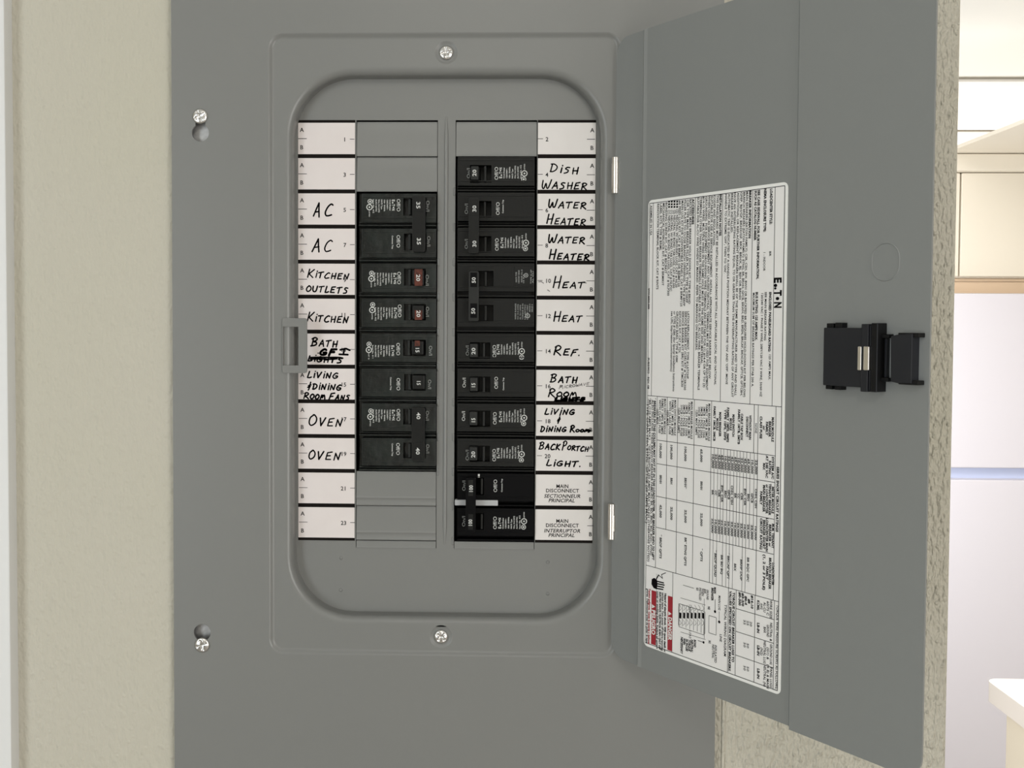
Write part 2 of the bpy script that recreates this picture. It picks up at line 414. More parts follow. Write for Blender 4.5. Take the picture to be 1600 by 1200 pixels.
# ================================================================== PANEL
panel = empty('electrical_panel', (-.045, .006, 0), 'grey steel breaker panel set in the beige wall with its door swung open', 'electrical panel')
CXL, CXR = Ux(270, 0), Ux(1124, 0)
ex0, ex1 = Ux(419, 0), Ux(968, 0, 500); ez1, ez0 = Uz(50, 0), Uz(1026, 0)
ox0, ox1, oz1, oz0 = Ux(446, .002), Ux(948, .002), Uz(105, .002), Uz(976, .002)
YR = .002
b = MB()
kx = Ux(314.5, 0); kz = [(Uz(182, 0, 314), Uz(207.5, 0, 314)), (Uz(1007.5, 0, 314), Uz(988.5, 0, 314))]
def keyhole(z_s, z_h):        # outline: narrow slot by the screw, round hole beside it
    r, q = .0062, .0036; d = 1 if z_s > z_h else -1; a0 = math.asin(q/r); out = []
    for i in range(21):
        t = a0 + (2*math.pi-2*a0)*i/20
        out.append((kx + r*math.sin(t), z_h + d*r*math.cos(t)))
    for i in range(9):
        t = math.pi*i/8; out.append((kx - q*math.cos(t), z_s + d*q*math.sin(t)))
    return out
fr = .0012
holes = [keyhole(*k) for k in kz]
e_out = rrect(ex0, ex1, ez0, ez1, .011, 10)
b.poly(FR, [[(CXL, -.345), (CXR, -.345), (CXR, .345), (CXL, .345)], e_out]+holes, 0, GREY)
for hl in holes:
    n = len(hl); b.add([FR(p[0], p[1], 0) for p in hl]+[FR(p[0], p[1], .0015) for p in hl], [(i, (i+1) % n, n+(i+1) % n, n+i) for i in range(n)], GREY)
# folded edges back to the wall
for (xa, za), (xb, zb) in zip([(CXL, -.345), (CXR, -.345), (CXR, .345), (CXL, .345)], [(CXR, -.345), (CXR, .345), (CXL, .345), (CXL, -.345)]):
    b.add([(xa, 0, za), (xb, 0, zb), (xb, WY-.0002, zb), (xa, WY-.0002, za)], [(0, 1, 2, 3)], GREY)
def loft(b, rings, m):
    for (A, ya), (B, yb) in zip(rings, rings[1:]):
        n = len(A); b.add([FR(p[0], p[1], ya) for p in A]+[FR(p[0], p[1], yb) for p in B], [(i, (i+1) % n, n+(i+1) % n, n+i) for i in range(n)], m)
def inset(x0, x1, z0, z1, r, d): return rrect(x0+d, x1-d, z0+d, z1-d, max(r-d, .001), 10)
rings = []
for k in range(9):            # soft S-shaped step into the shallow door recess
    t = k/8; rings.append((inset(ex0, ex1, ez0, ez1, .011, .0042*t), YR*(.5-.5*math.cos(math.pi*t))))
rings.append((inset(ex0, ex1, ez0, ez1, .011, .0050), YR))
loft(b, rings, GREY)
o_r = .048
dim = []
sx_, sz_ = Ux(695, 0), Uz(81, 0); sx2_, sz2_ = Ux(690.5, 0), Uz(996.5, 0)
b.poly(FR, [inset(ex0, ex1, ez0, ez1, .011, .0050), rrect(ox0-.0008, ox1+.0008, oz0-.0008, oz1+.0008, o_r+.0008, 14), circ(sx_, sz_, .0085), circ(sx2_, sz2_, .0085)], YR, GREY)
for (xx, zz) in ((sx_, sz_), (sx2_, sz2_)):
    R3 = [(circ(xx, zz, .0085), YR), (circ(xx, zz, .0078), YR+.0002), (circ(xx, zz, .0068), YR+.0009), (circ(xx, zz, .006), YR+.0012), (circ(xx, zz, .001), YR+.0013)]
    loft(b, R3, GREY)
def oin(d): return rrect(ox0+d, ox1-d, oz0+d, oz1-d, max(o_r-d, .001), 14)
rings = [(oin(-.0008), YR)]
for k in range(8):            # rolled lip of the opening
    t = math.radians(90*k/7); rings.append((oin(.0052*math.sin(t)), YR+.0052*(1-math.cos(t))))
rings.append((oin(.0056), YD+.002))
loft(b, rings, GREY)
b.build('cover', panel, smooth=.6, wn=True)

# dead front with the two breaker openings
cl0, cl1 = DF(557, 500)[0], DF(684, 500)[0]; cr0, cr1 = DF(711.5, 500)[0], DF(838, 500)[0]
zt_, zb_ = 6*IN+.0006, DF(600, 857)[1]
b = MB()
b.poly(FR, [rrect(ox0-.004, ox1+.004, oz0-.004, oz1+.004, .05, 10),
            [(cl0, zb_), (cl1, zb_), (cl1, zt_), (cl0, zt_)],
            [(cr0, zb_), (cr1, zb_), (cr1, zt_), (cr0, zt_)]], YD, GREY, YD+.0014, skip=(0,))
b.build('dead_front', panel, merge=True)
# rolled stiffening rib between the columns
b = MB(); n = 9; zr1, zr0 = DF(697, 182)[1], DF(695, 851)[1]; xr_ = XM
w_, hh_ = .0014, .0011
ring = []
N = 24
for j in range(N+1):
    z = zr1+(zr0-zr1)*j/N; e = min(j, N-j)/1.0; k = min(1, e)
    ring.append([(xr_+w_*math.cos(math.pi*i/n)*(.4+.6*k), YD-hh_*math.sin(math.pi*i/n)*k-.00005, z) for i in range(n+1)])
for A, B in zip(ring, ring[1:]):
    b.add(A+B, [(i, i+1, n+2+i, n+1+i) for i in range(n)], GREY)
b.build('rib', panel, smooth=1)
for px, py in ((533, 874), (532.5, 925), (857.5, 877), (857.5, 927)):
    x, z = DF(px, py); b = MB()
    R = [(circ(x, z, .0014, 14), YD), (circ(x, z, .0011, 14), YD-.0004), (circ(x, z, .0006, 14), YD-.0007), (circ(x, z, .0001, 14), YD-.0008)]
    loft(b, R, GREY); b.build('dimple', panel, smooth=1)

# twist-out blanks
def blank(x0, x1, k, deep=False):
    z1 = 6*IN-k*IN; z0 = z1-IN; b = MB(); g = .00035
    za = z1-.0004
    # top tucks back, then comes forward to a rolled lip at its foot
    prof = [(za, YD+.0016), (za-.002, YD+.0010), (za-.010, YD+.0006), (z0+.0075, YD+.0003)]
    if deep: prof += [(z0+.0062, YD-.0004), (z0+.0056, YD-.0005), (z0+.0045, YD+.0004), (z0+.0020, YD+.0002), (z0+.0012, YD-.0006), (z0+.0006, YD-.0007), (z0+.0002, YD-.0003), (z0, YD+.0008)]
    else: prof += [(z0+.004, YD), (z0+.001, YD-.0003), (z0+.0001, YD-.0002), (z0, YD+.0010)]
    for (a, ya), (c, yc) in zip(prof, prof[1:]):
        b.add([(x0+g, ya, a), (x1-g, ya, a), (x1-g, yc, c), (x0+g, yc, c)], [(0, 1, 2, 3)], GREY)
    b.add([(x0+g, YD+.0016, za), (x1-g, YD+.0016, za), (x1-g, YD+.006, za), (x0+g, YD+.006, za)], [(0, 1, 2, 3)], GREY)
    b.build('twistout_blank', panel, smooth=.9, wn=True)
for k in (0, 1): blank(cl0, cl1, k)
for k in (10, 11): blank(cl0, cl1, k, True)
blank(cr0, cr1, 0)
for xa, xb, py in ((cl0, cl1, 0), (cr0, cr1, 0)):          # folded flange under each column
    b = MB(); zz = -6*IN; prof = [(zz-.0004, YD+.001), (zz-.001, YD+.0002), (zz-.0042, YD+.0001), (zz-.0048, YD-.0006), (zz-.0054, YD-.0007), (zb_, YD+.0002)]
    for (a, ya), (c, yc) in zip(prof, prof[1:]):
        b.add([(xa+.0004, ya, a), (xb-.0004, ya, a), (xb-.0004, yc, c), (xa+.0004, yc, c)], [(0, 1, 2, 3)], GREY)
    b.build('flange', panel, smooth=.9, wn=True)
# folded tabs on the edges of the centre strip
b = MB()
for k in range(12):
    zc = 6*IN-(k+1)*IN
    for x, s in ((cl1, 1), (cr0, -1)):
        if (s == 1 and 1 < k < 10) or (s == -1 and k > 0):
            xx = x + s*.0008
            R = [(rrect(xx-.0009, xx+.0009, zc-.0030, zc+.0030, .0008, 4), YD), (rrect(xx-.0006, xx+.0006, zc-.0026, zc+.0026, .0005, 4), YD-.0006), (rrect(xx-.0001, xx+.0001, zc-.002, zc+.002, .0001, 4), YD-.0007)]
            loft(b, R, GREY)
o = b.build('edge_tabs', panel, smooth=1); o['kind'] = 'stuff'

# enclosure box behind
b = MB(); q = .005
X0, X1, Z0, Z1 = hx0+.002, hx1-.002, hz0+.002, hz1-.002
b.poly(FR, [[(X0, Z0), (X1, Z0), (X1, Z1), (X0, Z1)], [(X0+.03, Z0+.03), (X1-.02, Z0+.03), (X1-.02, Z1-.03), (X0+.03, Z1-.03)]], .0062, GALV)
for (xa, za), (xb, zb) in (((X0, Z0), (X1, Z0)), ((X1, Z0), (X1, Z1)), ((X1, Z1), (X0, Z1)), ((X0, Z1), (X0, Z0))):
    b.add([(xa, .0062, za), (xb, .0062, zb), (xb, .1, zb), (xa, .1, za)], [(0, 1, 2, 3)], GALV)
b.add([(X0, .1, Z0), (X1, .1, Z0), (X1, .1, Z1), (X0, .1, Z1)], [(0, 1, 2, 3)], DARK)
b.build('enclosure', panel, merge=False)

# screws
def screw(x, z, y, R, rot, washer=True, name='screw', hgt=.0022):
    b = MB(); NR, NT = 10, 40; vs = []; fs = []
    prof = []
    for i in range(NR+1):
        r = R*i/NR
        for j in range(NT):
            t = 2*math.pi*j/NT; cx_, cz_ = r*math.cos(t), r*math.sin(t)
            c_, s_ = math.cos(rot), math.sin(rot); a, bb = cx_*c_+cz_*s_, -cx_*s_+cz_*c_
            hgt_ = hgt*math.sqrt(max(0, 1-(r/R)**2*.97))*.8+hgt*.2
            wsl = R*.17
            if r < R*.72 and (abs(a) < wsl or abs(bb) < wsl*1.0): hgt_ -= .0013*(1-r/(R*.8))+.0003
            vs.append((x+cx_, y-hgt_, z+cz_))
    for i in range(NR):
        for j in range(NT):
            j2 = (j+1) % NT; fs.append((i*NT+j, i*NT+j2, (i+1)*NT+j2, (i+1)*NT+j))
    b.add(vs, fs, CHROME)
    n = NT; b.add([vs[NR*NT+j] for j in range(n)]+[(vs[NR*NT+j][0], y+.0003, vs[NR*NT+j][2]) for j in range(n)], [(j, (j+1) % n, n+(j+1) % n, n+j) for j in range(n)], CHROME)
    if washer:
        R3 = [(circ(x, z, R*1.0, 32), y+.0002), (circ(x, z, R*1.12, 32), y-.0001), (circ(x, z, R*1.22, 32), y+.0003)]
        loft(b, R3, CHROME)
    return b.build(name, panel, smooth=.9)
screw(sx_, sz_, YR+.0010, .0050, .2, False)
screw(sx2_, sz2_, YR+.0010, .0050, .9, False)
screw(kx, kz[0][0], .0000, .0054, .5, False)
screw(kx, kz[1][0], .0000, .0054, .25, False)

# strike frame on the left lip, reaching over the cards
b = MB(); yb_ = .0004
p0, p1 = U(441, 497, yb_), U(479.5, 583, yb_); h0, h1 = U(442, 510.5, yb_), U(466, 571, yb_)
b.poly(FR, [rrect(p0.x, p1.x, p1.z, p0.z, .0016, 4), [(h0.x, h1.z), (h1.x, h1.z), (h1.x, h0.z), (h0.x, h0.z)]], yb_, GREY, YR+.0004)
b.build('strike_plate', panel, merge=True, bevel=.00035)

# ------------------------------------------------ circuit cards
yc = YD-.0004
for side in 'LR':
    xa, xb = (XL0, XL1) if side == 'L' else (XR0, XR1)
    b = MB(); b.box(xa, xb, yc, YD-.0001, -6*IN-.0004, 6*IN+.0006, STRIP); b.build('label_strip', panel)
CW = {}
CW[('L', 2)] = [('A', 490, 338, 503, 338.5, 20, 20, 1.8), ('C', 507, 337, 522, 337, 18, 18, 1.8)]
CW[('L', 3)] = [('A', 488, 393, 503, 393, 20, 20, 1.8), ('C', 506, 392.5, 521, 392, 17, 17, 1.8)]
CW[('L', 4)] = [('KITCHEN', 480, 433, 547, 436, 12, 8.5, 1.7), ('OUTLETS', 478, 455, 546, 458, 9, 9, 1.7)]
CW[('L', 5)] = [('KITCHEN', 479.5, 501.5, 546, 504, 14, 9.5, 1.7)]
CW[('L', 6)] = [('BATH', 486, 540, 529, 542, 12.5, 9.5, 1.8), ('GF', 499, 554, 528, 554, 9, 9, 3.0), ('LIGHTS', 481, 564, 537, 567, 8, 8, 1.9)]
CW[('L', 7)] = [('LIVING', 480, 590, 530, 590.5, 9.5, 8.5, 1.8), ('&DINING', 478, 607.5, 535, 609.5, 9, 8.5, 1.8), ('ROOM FANS', 474, 623, 548, 624.5, 9.5, 7.5, 1.8)]
CW[('L', 8)] = [('OVEN', 481, 665, 537, 666, 17, 12, 1.8)]
CW[('L', 9)] = [('OVEN', 481, 718, 534, 719, 14, 12, 1.8)]
CW[('R', 1)] = [('DISH', 858, 266, 905, 270, 12, 9.5, 1.7), ('WASHER', 845, 291.5, 918, 293, 13, 10, 1.7)]
CW[('R', 2)] = [('WATER', 855, 321.5, 917, 323, 13, 9.5, 1.7), ('HEATER', 853, 346.5, 916, 349, 15, 9.5, 1.7)]
CW[('R', 3)] = [('WATER', 855, 376, 915, 377, 13, 9.5, 1.7), ('HEATER', 857, 401, 922, 403, 15, 9, 1.9)]
CW[('R', 4)] = [('HEAT', 863, 446, 915, 445.5, 19, 9, 1.7)]
CW[('R', 5)] = [('HEAT', 864, 498, 911, 499, 15, 9, 1.7)]
CW[('R', 6)] = [('REF.', 865, 550.5, 908, 552, 14, 9.5, 1.8)]
CW[('R', 7)] = [('BATH', 860, 593, 904, 595, 12.5, 9, 1.8), ('ROOM', 857, 616, 904, 615, 12.5, 7, 1.8), ('LIGHTS', 868, 623, 916, 622.5, 5.5, 5.5, 2.6)]
CW[('R', 8)] = [('LIVJNG', 852, 644, 900, 643.5, 9, 8, 1.8), ('&', 870, 656, 877, 656, 7, 7, 1.8), ('DINING', 845, 671, 887, 671, 8.5, 7.5, 1.8), ('ROOM', 891, 671, 923, 671, 10, 4, 1.9)]
CW[('R', 9)] = [('BACK', 843, 698.5, 877, 699.5, 11, 8.5, 1.7), ('PORTCH', 879, 699, 921, 702, 13, 7, 1.7), ('LIGHT.', 855, 724.5, 910, 726, 9.5, 8, 1.8)]
NOTE = {('L', 2): 'AC', ('L', 4): 'KITCHEN OUTLETS'}
TP = lambda px, py: DP(px, py, yc-.0003)
for side in 'LR':
    xa, xb = (XL0, XL1) if side == 'L' else (XR0, XR1)
    for k in range(12):
        z1 = 6*IN-k*IN-.055*IN; z0 = 6*IN-(k+1)*IN+.058*IN
        if k == 11: z0 += .0002
        b = MB(); b.box(xa+.0001, xb-.0001, yc-.0002, yc, z0, z1, CARD if side == 'L' else CARDR)
        card = b.build('circuit_card', panel)
        words = [t[0] for t in CW.get((side, k), [])]
        num = 2*k+1 if side == 'L' else 2*k+2
        if words: card['label'] = 'white circuit card handwritten %s in black marker' % ' '.join(words).replace('LIVJNG', 'LIVING').lower()
        elif side == 'R' and k > 9: card['label'] = 'white card printed main disconnect'
        else: card['label'] = 'blank white circuit card numbered %d' % num
        t = MB(); y0 = 191+54.5*k if side == 'L' else 187+54.86*k
        P = lambda px, dy: DP(px, y0+dy, yc-.00028)
        s1 = 1/2195
        main = side == 'R' and k > 9
        if side == 'L':
            text(t, 'A', P(469.3, 16.7), XV, ZV, 6.6*s1, INKT, bold=True); text(t, 'B', P(469.3, 43.7), XV, ZV, 6.6*s1, INKT, bold=True)
            text(t, str(num), P(541.8, 31), XV, ZV, 6.6*s1, INKT, align='r', bold=True)
            segs = ((466.6, 480), (547.5, 554.6)); dy = 27.2
        else:
            text(t, 'A', P(921.2, 17.5), XV, ZV, 6.6*s1, INKT, bold=True); text(t, 'B', P(921.2, 44.8), XV, ZV, 6.6*s1, INKT, bold=True)
            if not main: text(t, str(num), P(852, 32), XV, ZV, 6.6*s1, INKT, bold=True)
            segs = ((840.2, 848), (916, 928.5)) if not main else ((919, 928.5),); dy = 28.3
        for a, c in segs:
            q0, q1 = P(a, dy-.4), P(c, dy+.4)
            t.add([(q0.x, q0.y, q0.z), (q1.x, q0.y, q0.z), (q1.x, q0.y, q1.z), (q0.x, q0.y, q1.z)], [(0, 1, 2, 3)], INKT)
        if main:
            L2 = ('SECTIONNEUR', 'PRINCIPAL') if k == 10 else ('INTERRUPTOR', 'PRINCIPAL')
            for s_, cx_, dy_, ln, sl in (('MAIN', 880, 24, 20, 0), ('DISCONNECT', 880, 31, 53, 0), (L2[0], 879.5, 39.5, 58, .25), (L2[1], 878.5, 46.5, 42, .25)):
                text(t, s_, P(cx_, dy_), XV, ZV, 5.9*s1, INK, bold=True, length=ln*s1, align='c', slant=sl)
        for wd in CW.get((side, k), []):
            s_, xa_, ya_, xb_, yb2, h1_, h2_, tw = wd
            hand(t, s_, xa_, ya_, xb_, yb2, h1_, h2_, TP, tw)
        if (side, k) == ('L', 6):
            stroke(t, [(532, 546), (541, 544), (547, 546.5)], 3, TP, INK); stroke(t, [(530.5, 553), (544, 553.5)], 3, TP, INK); stroke(t, [(538, 546), (537, 553)], 3, TP, INK)
            stroke(t, catmull([(485, 558.5), (500, 558), (515, 558), (530, 558), (536, 559)]), 2.6, TP, INK)
            stroke(t, [(485, 561), (500, 560.5), (520, 561), (527, 560)], 2.6, TP, INK)
            stroke(t, [(497, 551.5), (497.6, 551.6)], 2, TP, INK)
        if (side, k) == ('R', 7):
            hand(t, 'MICROWAVE', 874, 604, 922, 596.5, 6.5, 4.2, TP, .7, PENC)
            stroke(t, [(868.5, 619), (870, 622), (880, 622.5)], 3.2, TP, INK); stroke(t, [(890, 622), (900, 621), (914, 620)], 3.0, TP, INK)
        if (side, k) == ('R', 8):
            stroke(t, [(919, 668), (923, 669), (920, 671)], 3, TP, INK)
        if (side, k) == ('R', 4):
            stroke(t, [(842, 437), (846, 436.5), (849.5, 439)], 1.3, TP, PENC); stroke(t, [(856, 449.5), (859, 451.5)], 1.4, TP, PENC)
            stroke(t, [(908, 437.5), (916, 438)], 1, TP, INKT)
        t.build('lettering', card, merge=False)

# ------------------------------------------------ breakers
SPX = 1/2195
def lrect(px0, px1, py0, py1, y):      # frontal rectangle at depth y from picture corners
    a, b_ = DP(px0, py0, y), DP(px1, py1, y); return a.x, b_.x, b_.z, a.z
YF = YD-.0032                          # pole face plane
MICRO = ['Circuit Breaker', '120/240V~', '10kA  50/60Hz', 'HACR Type', 'Wire 14-4 AWG', 'AL/CU 60/75C', 'Issue No. 412']
def vtext(mb, side, s, px, py0, py1, hp, m, bold=False, y=None):
    """print running down (left column) or up (right column); px is the line's middle"""
    y = YF-.0002 if y is None else y
    if side == 'L':
        P = DP(px-hp/2, py0, y); Q = DP(px-hp/2, py1, y); R, Uv = -ZV, XV
    else:
        P = DP(px+hp/2, py1, y); Q = DP(px+hp/2, py0, y); R, Uv = ZV, -XV
    text(mb, s, P, R, Uv, hp*SPX*.98, m, length=abs(P.z-Q.z), bold=bold)
def dot(mb, px, py, r0_, r1_, y, m, n=16):
    p = DP(px, py, y)
    a = [(p.x+r1_*SPX*math.cos(2*math.pi*i/n), y, p.z+r1_*SPX*math.sin(2*math.pi*i/n)) for i in range(n)]
    if r0_ <= 0: mb.add(a, [tuple(range(n))], m); return
    c = [(p.x+r0_*SPX*math.cos(2*math.pi*i/n), y, p.z+r0_*SPX*math.sin(2*math.pi*i/n)) for i in range(n)]
    mb.add(a+c, [(i, (i+1) % n, n+(i+1) % n, n+i) for i in range(n)], m)
def logo(mb, side, px, py0, py1, hp, m, y):      # five-letter maker's mark: A and O drawn as dots
    L_ = py1-py0
    for ch, f0, f1 in (('E', 0, .2), ('T', .42, .6), ('N', .8, 1)):
        a, c = (py0+f0*L_, py0+f1*L_) if side == 'L' else (py1-f1*L_, py1-f0*L_)
        vtext(mb, side, ch, px, a, c, hp, m, True, y)
    for f_, o_ in ((.30, -.3), (.70, 0)):
        yy = py0+f_*L_ if side == 'L' else py1-f_*L_
        dot(mb, px+(o_*hp if side == 'L' else -o_*hp), yy, 0, L_*.07, y, m, 10)
def pole(root, side, k, m, d):
    """one pole: moulded shoulder, raised face with handle slot, and its print"""
    py = (191+54.5*k) if side == 'L' else (187+54.86*k)
    xa, xb = (559.5, 682.8) if side == 'L' else (713.5, 836.3)
    zt1 = 6*IN-k*IN; zb1 = zt1-IN
    x0, x1 = DP(xa, py+27).x, DP(xb, py+27).x
    b = MB()
    b.box(x0, x1, YD+.008, YD+.05, zb1+.0001, zt1-.0001, m)
    b.box(x0+.001, x1-.0004, YD-.0004, YD+.008, zb1+.0004, zb1+.0016, m)       # ridges between poles
    b.box(x0+.001, x1-.0004, YD-.0002, YD+.008, zb1+.0025, zb1+.0034, m) if not d.get('flat') else None
    b.build('housing', root, bevel=.0003)
    fx0, fx1 = (566, 682) if side == 'L' else (716, 835)
    fy0, fy1 = py+2.5, py+46.0
    a = lrect(fx0, fx1, fy0, fy1, YF)
    sx0, sx1 = d['slot']; sy0, sy1 = d['sy']
    s = lrect(sx0, sx1, sy0, sy1, YF)
    b = MB()
    fl = [(a[0], a[2]), (a[1], a[2]), (a[1], a[3]), (a[0], a[3])]
    hl = [(s[0], s[2]), (s[1], s[2]), (s[1], s[3]), (s[0], s[3])]
    b.poly(FR, [fl, hl], YF, m, YD+.0081)
    # small raised frame line along the foot of the face
    g = lrect(fx0+2, fx1-1, fy1-7.2, fy1-6.2, YF)
    b.box(g[0], g[1], YF-.00035, YF+.0001, g[2], g[3], m)
    g = lrect(fx0+2, fx1-1, fy0+4, fy0+5, YF)
    b.box(g[0], g[1], YF-.0003, YF+.0001, g[2], g[3], m)
    b.build('pole_face', root, bevel=.0003)
    # dark ridge standing in the slot
    rx = d.get('ridge'); 
    if rx:
        g = lrect(rx-1.6, rx+1.6, sy0+1, sy1-1, YF+.0006); b = MB(); b.box(g[0], g[1], YF+.0008, YD+.008, g[2], g[3], TIEG if side == 'R' else m); b.build('slot_ridge', root, bevel=.0003)
    # print
    t = MB(); y = YF-.0002
    if 'on' in d: vtext(t, side, 'On/I', d['on'][0], d['on'][1], d['on'][2], 5.4, d.get('ink_on', INKG), y=y)
    if 'off' in d: vtext(t, side, 'Off/O', d['off'][0], d['off'][1], d['off'][2], 6, INKW, y=y)
    if 'trip' in d: vtext(t, side, 'Common Trip', d['trip'][0], d['trip'][1], d['trip'][2], 2.4, INKW, True, y=y)
    if 'brand' in d:
        bx, by0, by1 = d['brand']; sg = -1 if side == 'L' else 1
        logo(t, side, bx, by0, by1, 4.6, INKW, y)
        for i, mt in enumerate(MICRO):
            ex = (0, -1, 1, -2, 3, 2, 4)[i]
            cxm = bx+sg*(5.2+i*4.35)
            if side == 'L': vtext(t, side, mt, cxm, by0, by1+ex, 2.4, INKW, True, y=y)
            else: vtext(t, side, mt, cxm, by0-ex, by1, 2.4, INKW, True, y=y)
        (ux, uy0), (vx, vy) = d['rings']
        dot(t, ux, uy0, 2.9, 3.9, y, INKW); dot(t, vx, vy, 3.6, 4.9, y, INKW)
        dot(t, ux, uy0, 0, 1.7, y, INKW, 5); dot(t, vx, vy, 0, 1.7, y, INKW, 4)
        if side == 'L': vtext(t, side, 'LISTED', vx, vy+5.5, vy+15, 1.8, INKW, True, y=y)
        else: vtext(t, side, 'LISTED', vx, vy-15, vy-5.5, 1.8, INKW, True, y=y)
    if t.v: t.build('marking', root, merge=False)

def toggle(root, side, k, m, x0, x1, y0, y1, txt, tx, ty0, ty1, patch=None):
    yf = YD-.0085
    a = lrect(x0, x1, y0, y1, yf)
    b = MB(); dx = .0012
    xs = [a[0], a[1]]
    b.add([(xs[0]-dx, YD+.008, a[2]), (xs[0]-dx, YD+.008, a[3]), (xs[0], yf, a[3]-.0008), (xs[0], yf, a[2]+.0008),
           (xs[1]+dx, YD+.008, a[2]), (xs[1]+dx, YD+.008, a[3]), (xs[1], yf, a[3]-.0008), (xs[1], yf, a[2]+.0008)],
          [(0, 1, 2, 3), (4, 7, 6, 5), (0, 3, 7, 4), (1, 5, 6, 2), (3, 2, 6, 7), (0, 4, 5, 1)], m)
    tg = b.build('toggle', root, bevel=.0005)
    if patch:  # red-brown patch laid on the toggle front
        g = lrect(patch[0], patch[1], patch[2], patch[3], yf-.0002); b = MB(); b.box(g[0], g[1], yf-.0003, yf+.0002, g[2], g[3], RED)
        o = b.build('toggle_patch', tg); o['label'] = 'reddish amber patch'
    t = MB(); vtext(t, side, txt, tx, ty0, ty1, 6.2, INKW, True, y=yf-.0005); t.build('rating_number', tg, merge=False)

def tie(root, side, x0, x1, y0, y1, nums, m, windows=False, ink=None):
    yf = YD-.0125
    a = lrect(x0, x1, y0, y1, yf); b = MB()
    # two toggle stems and the bar that joins them
    b.box(a[0]+.001, a[1]-.001, yf+.003, YD+.008, a[2]+.002, a[2]+.012, m); b.box(a[0]+.001, a[1]-.001, yf+.003, YD+.008, a[3]-.012, a[3]-.002, m)
    b.build('toggle_pair', root, bevel=.0005)
    b = MB(); lp = rrect(a[0], a[1], a[2], a[3], .0014, 4)
    b.poly(FR, [lp], yf, m, yf+.004); b.poly(FR, [lp], yf+.004, m)
    bar = b.build('handle_tie', root, bevel=.0005)
    t = MB(); q = MB()
    for s_, tx, ta, tb in nums:
        if windows:
            g = lrect(x0+2.5, x1-2.5, ta-7, tb+6, yf-.0001); q.box(g[0], g[1], yf-.00015, yf+.0002, g[2], g[3], BLKM)
        else:
            g = lrect(x0+4, x1-4, ta-8, tb+5, yf-.0001); q.box(g[0], g[1], yf-.0003, yf+.0002, g[2], g[3], BLK)
        vtext(t, side, s_, tx, ta, tb, 6.2, INKW, True, y=yf-.0005)
    q.build('rating_window', bar); t.build('rating_number', bar, merge=False)

def breaker(side, ks, label, center_px):
    z = 6*IN-(ks[0]+len(ks)/2)*IN; x = (DF(620, 500) if side == 'L' else DF(775, 500))[0]
    return empty('circuit_breaker', (x, YD, z), label, 'circuit breaker', 'circuit breakers in the dead front of the panel')

# left column
r = breaker('L', (2, 3), 'black two-pole breaker marked 35 beside the cards handwritten AC', 0)
pole(r, 'L', 2, BLKL, dict(slot=(631, 667), sy=(309, 335.5), on=(669.5, 312, 330), off=(623.8, 310, 330), brand=(615.7, 311, 328.5), rings=((579, 314.5), (578, 323.3)), ridge=641))
pole(r, 'L', 3, BLKL, dict(slot=(632, 667), sy=(364, 389.5), on=(671, 367, 384), off=(623.5, 366, 386), trip=(614.2, 367, 388), ridge=641))
tie(r, 'L', 645, 665, 305.5, 392, [('35', 654.5, 314, 325.5), ('35', 655.5, 370, 381.5)], BLK)
r = breaker('L', (4,), 'black single-pole breaker with reddish 20 handle beside the card handwritten KITCHEN OUTLETS', 0)
pole(r, 'L', 4, BLKL, dict(slot=(632, 666), sy=(418.5, 444.5), on=(668.5, 427, 445), off=(624.6, 423, 443), brand=(618, 425, 442.5), rings=((581.5, 426), (581, 434.5)), ridge=641))
toggle(r, 'L', 4, BLK, 646, 662.5, 419, 445, '20', 654.5, 427, 438, (648.5, 661, 418.8, 444.8))
r = breaker('L', (5,), 'black single-pole breaker with reddish 20 handle beside the card handwritten KITCHEN alone', 0)
pole(r, 'L', 5, BLKL, dict(slot=(632, 666), sy=(473.5, 498.5), on=(669, 477, 493.5), off=(625.6, 474, 494.5), brand=(619, 479, 496), rings=((583, 475), (582.3, 483.3)), ridge=641))
toggle(r, 'L', 5, BLK, 646, 662.5, 474, 498.5, '20', 655, 483, 494, (649, 660.5, 483, 498))
r = breaker('L', (6,), 'black breaker marked 15 with full white print beside the card handwritten BATH GFI', 0)
pole(r, 'L', 6, BLKL, dict(slot=(630.5, 666), sy=(529.5, 554.5), on=(674, 538, 554), off=(623.2, 534, 554), brand=(614.7, 538, 555), rings=((577.3, 536.8), (577, 545.7)), ridge=640))
toggle(r, 'L', 6, BLK, 645, 662, 530, 554, '15', 653.3, 540.5, 549.5, (649, 657, 530.5, 539))
r = breaker('L', (7,), 'black breaker marked 15 with sparse print beside the card handwritten LIVING & DINING ROOM FANS', 0)
pole(r, 'L', 7, BLKL, dict(slot=(632, 666), sy=(583, 608.5), on=(672.5, 591, 606.5), off=(623.5, 589, 609), trip=(611.6, 588, 608.5), ridge=641))
toggle(r, 'L', 7, BLK, 646, 664, 583.5, 608, '15', 655.3, 592.5, 600.5)
r = breaker('L', (8, 9), 'black two-pole breaker marked 40 beside the cards handwritten OVEN', 0)
pole(r, 'L', 8, BLKL, dict(slot=(631, 666), sy=(637.5, 662), on=(669, 640, 656), off=(623.5, 637.5, 657), brand=(615.7, 639, 656), rings=((580, 641.5), (579.3, 650.5)), ridge=641))
pole(r, 'L', 9, BLKL, dict(slot=(631, 666), sy=(691, 715), on=(669.5, 692.5, 707.5), off=(623, 691, 710.5), trip=(614, 692, 712), ridge=641))
tie(r, 'L', 644, 664.5, 635, 719.5, [('40', 655, 643, 654), ('40', 654, 698.5, 709.5)], BLK)
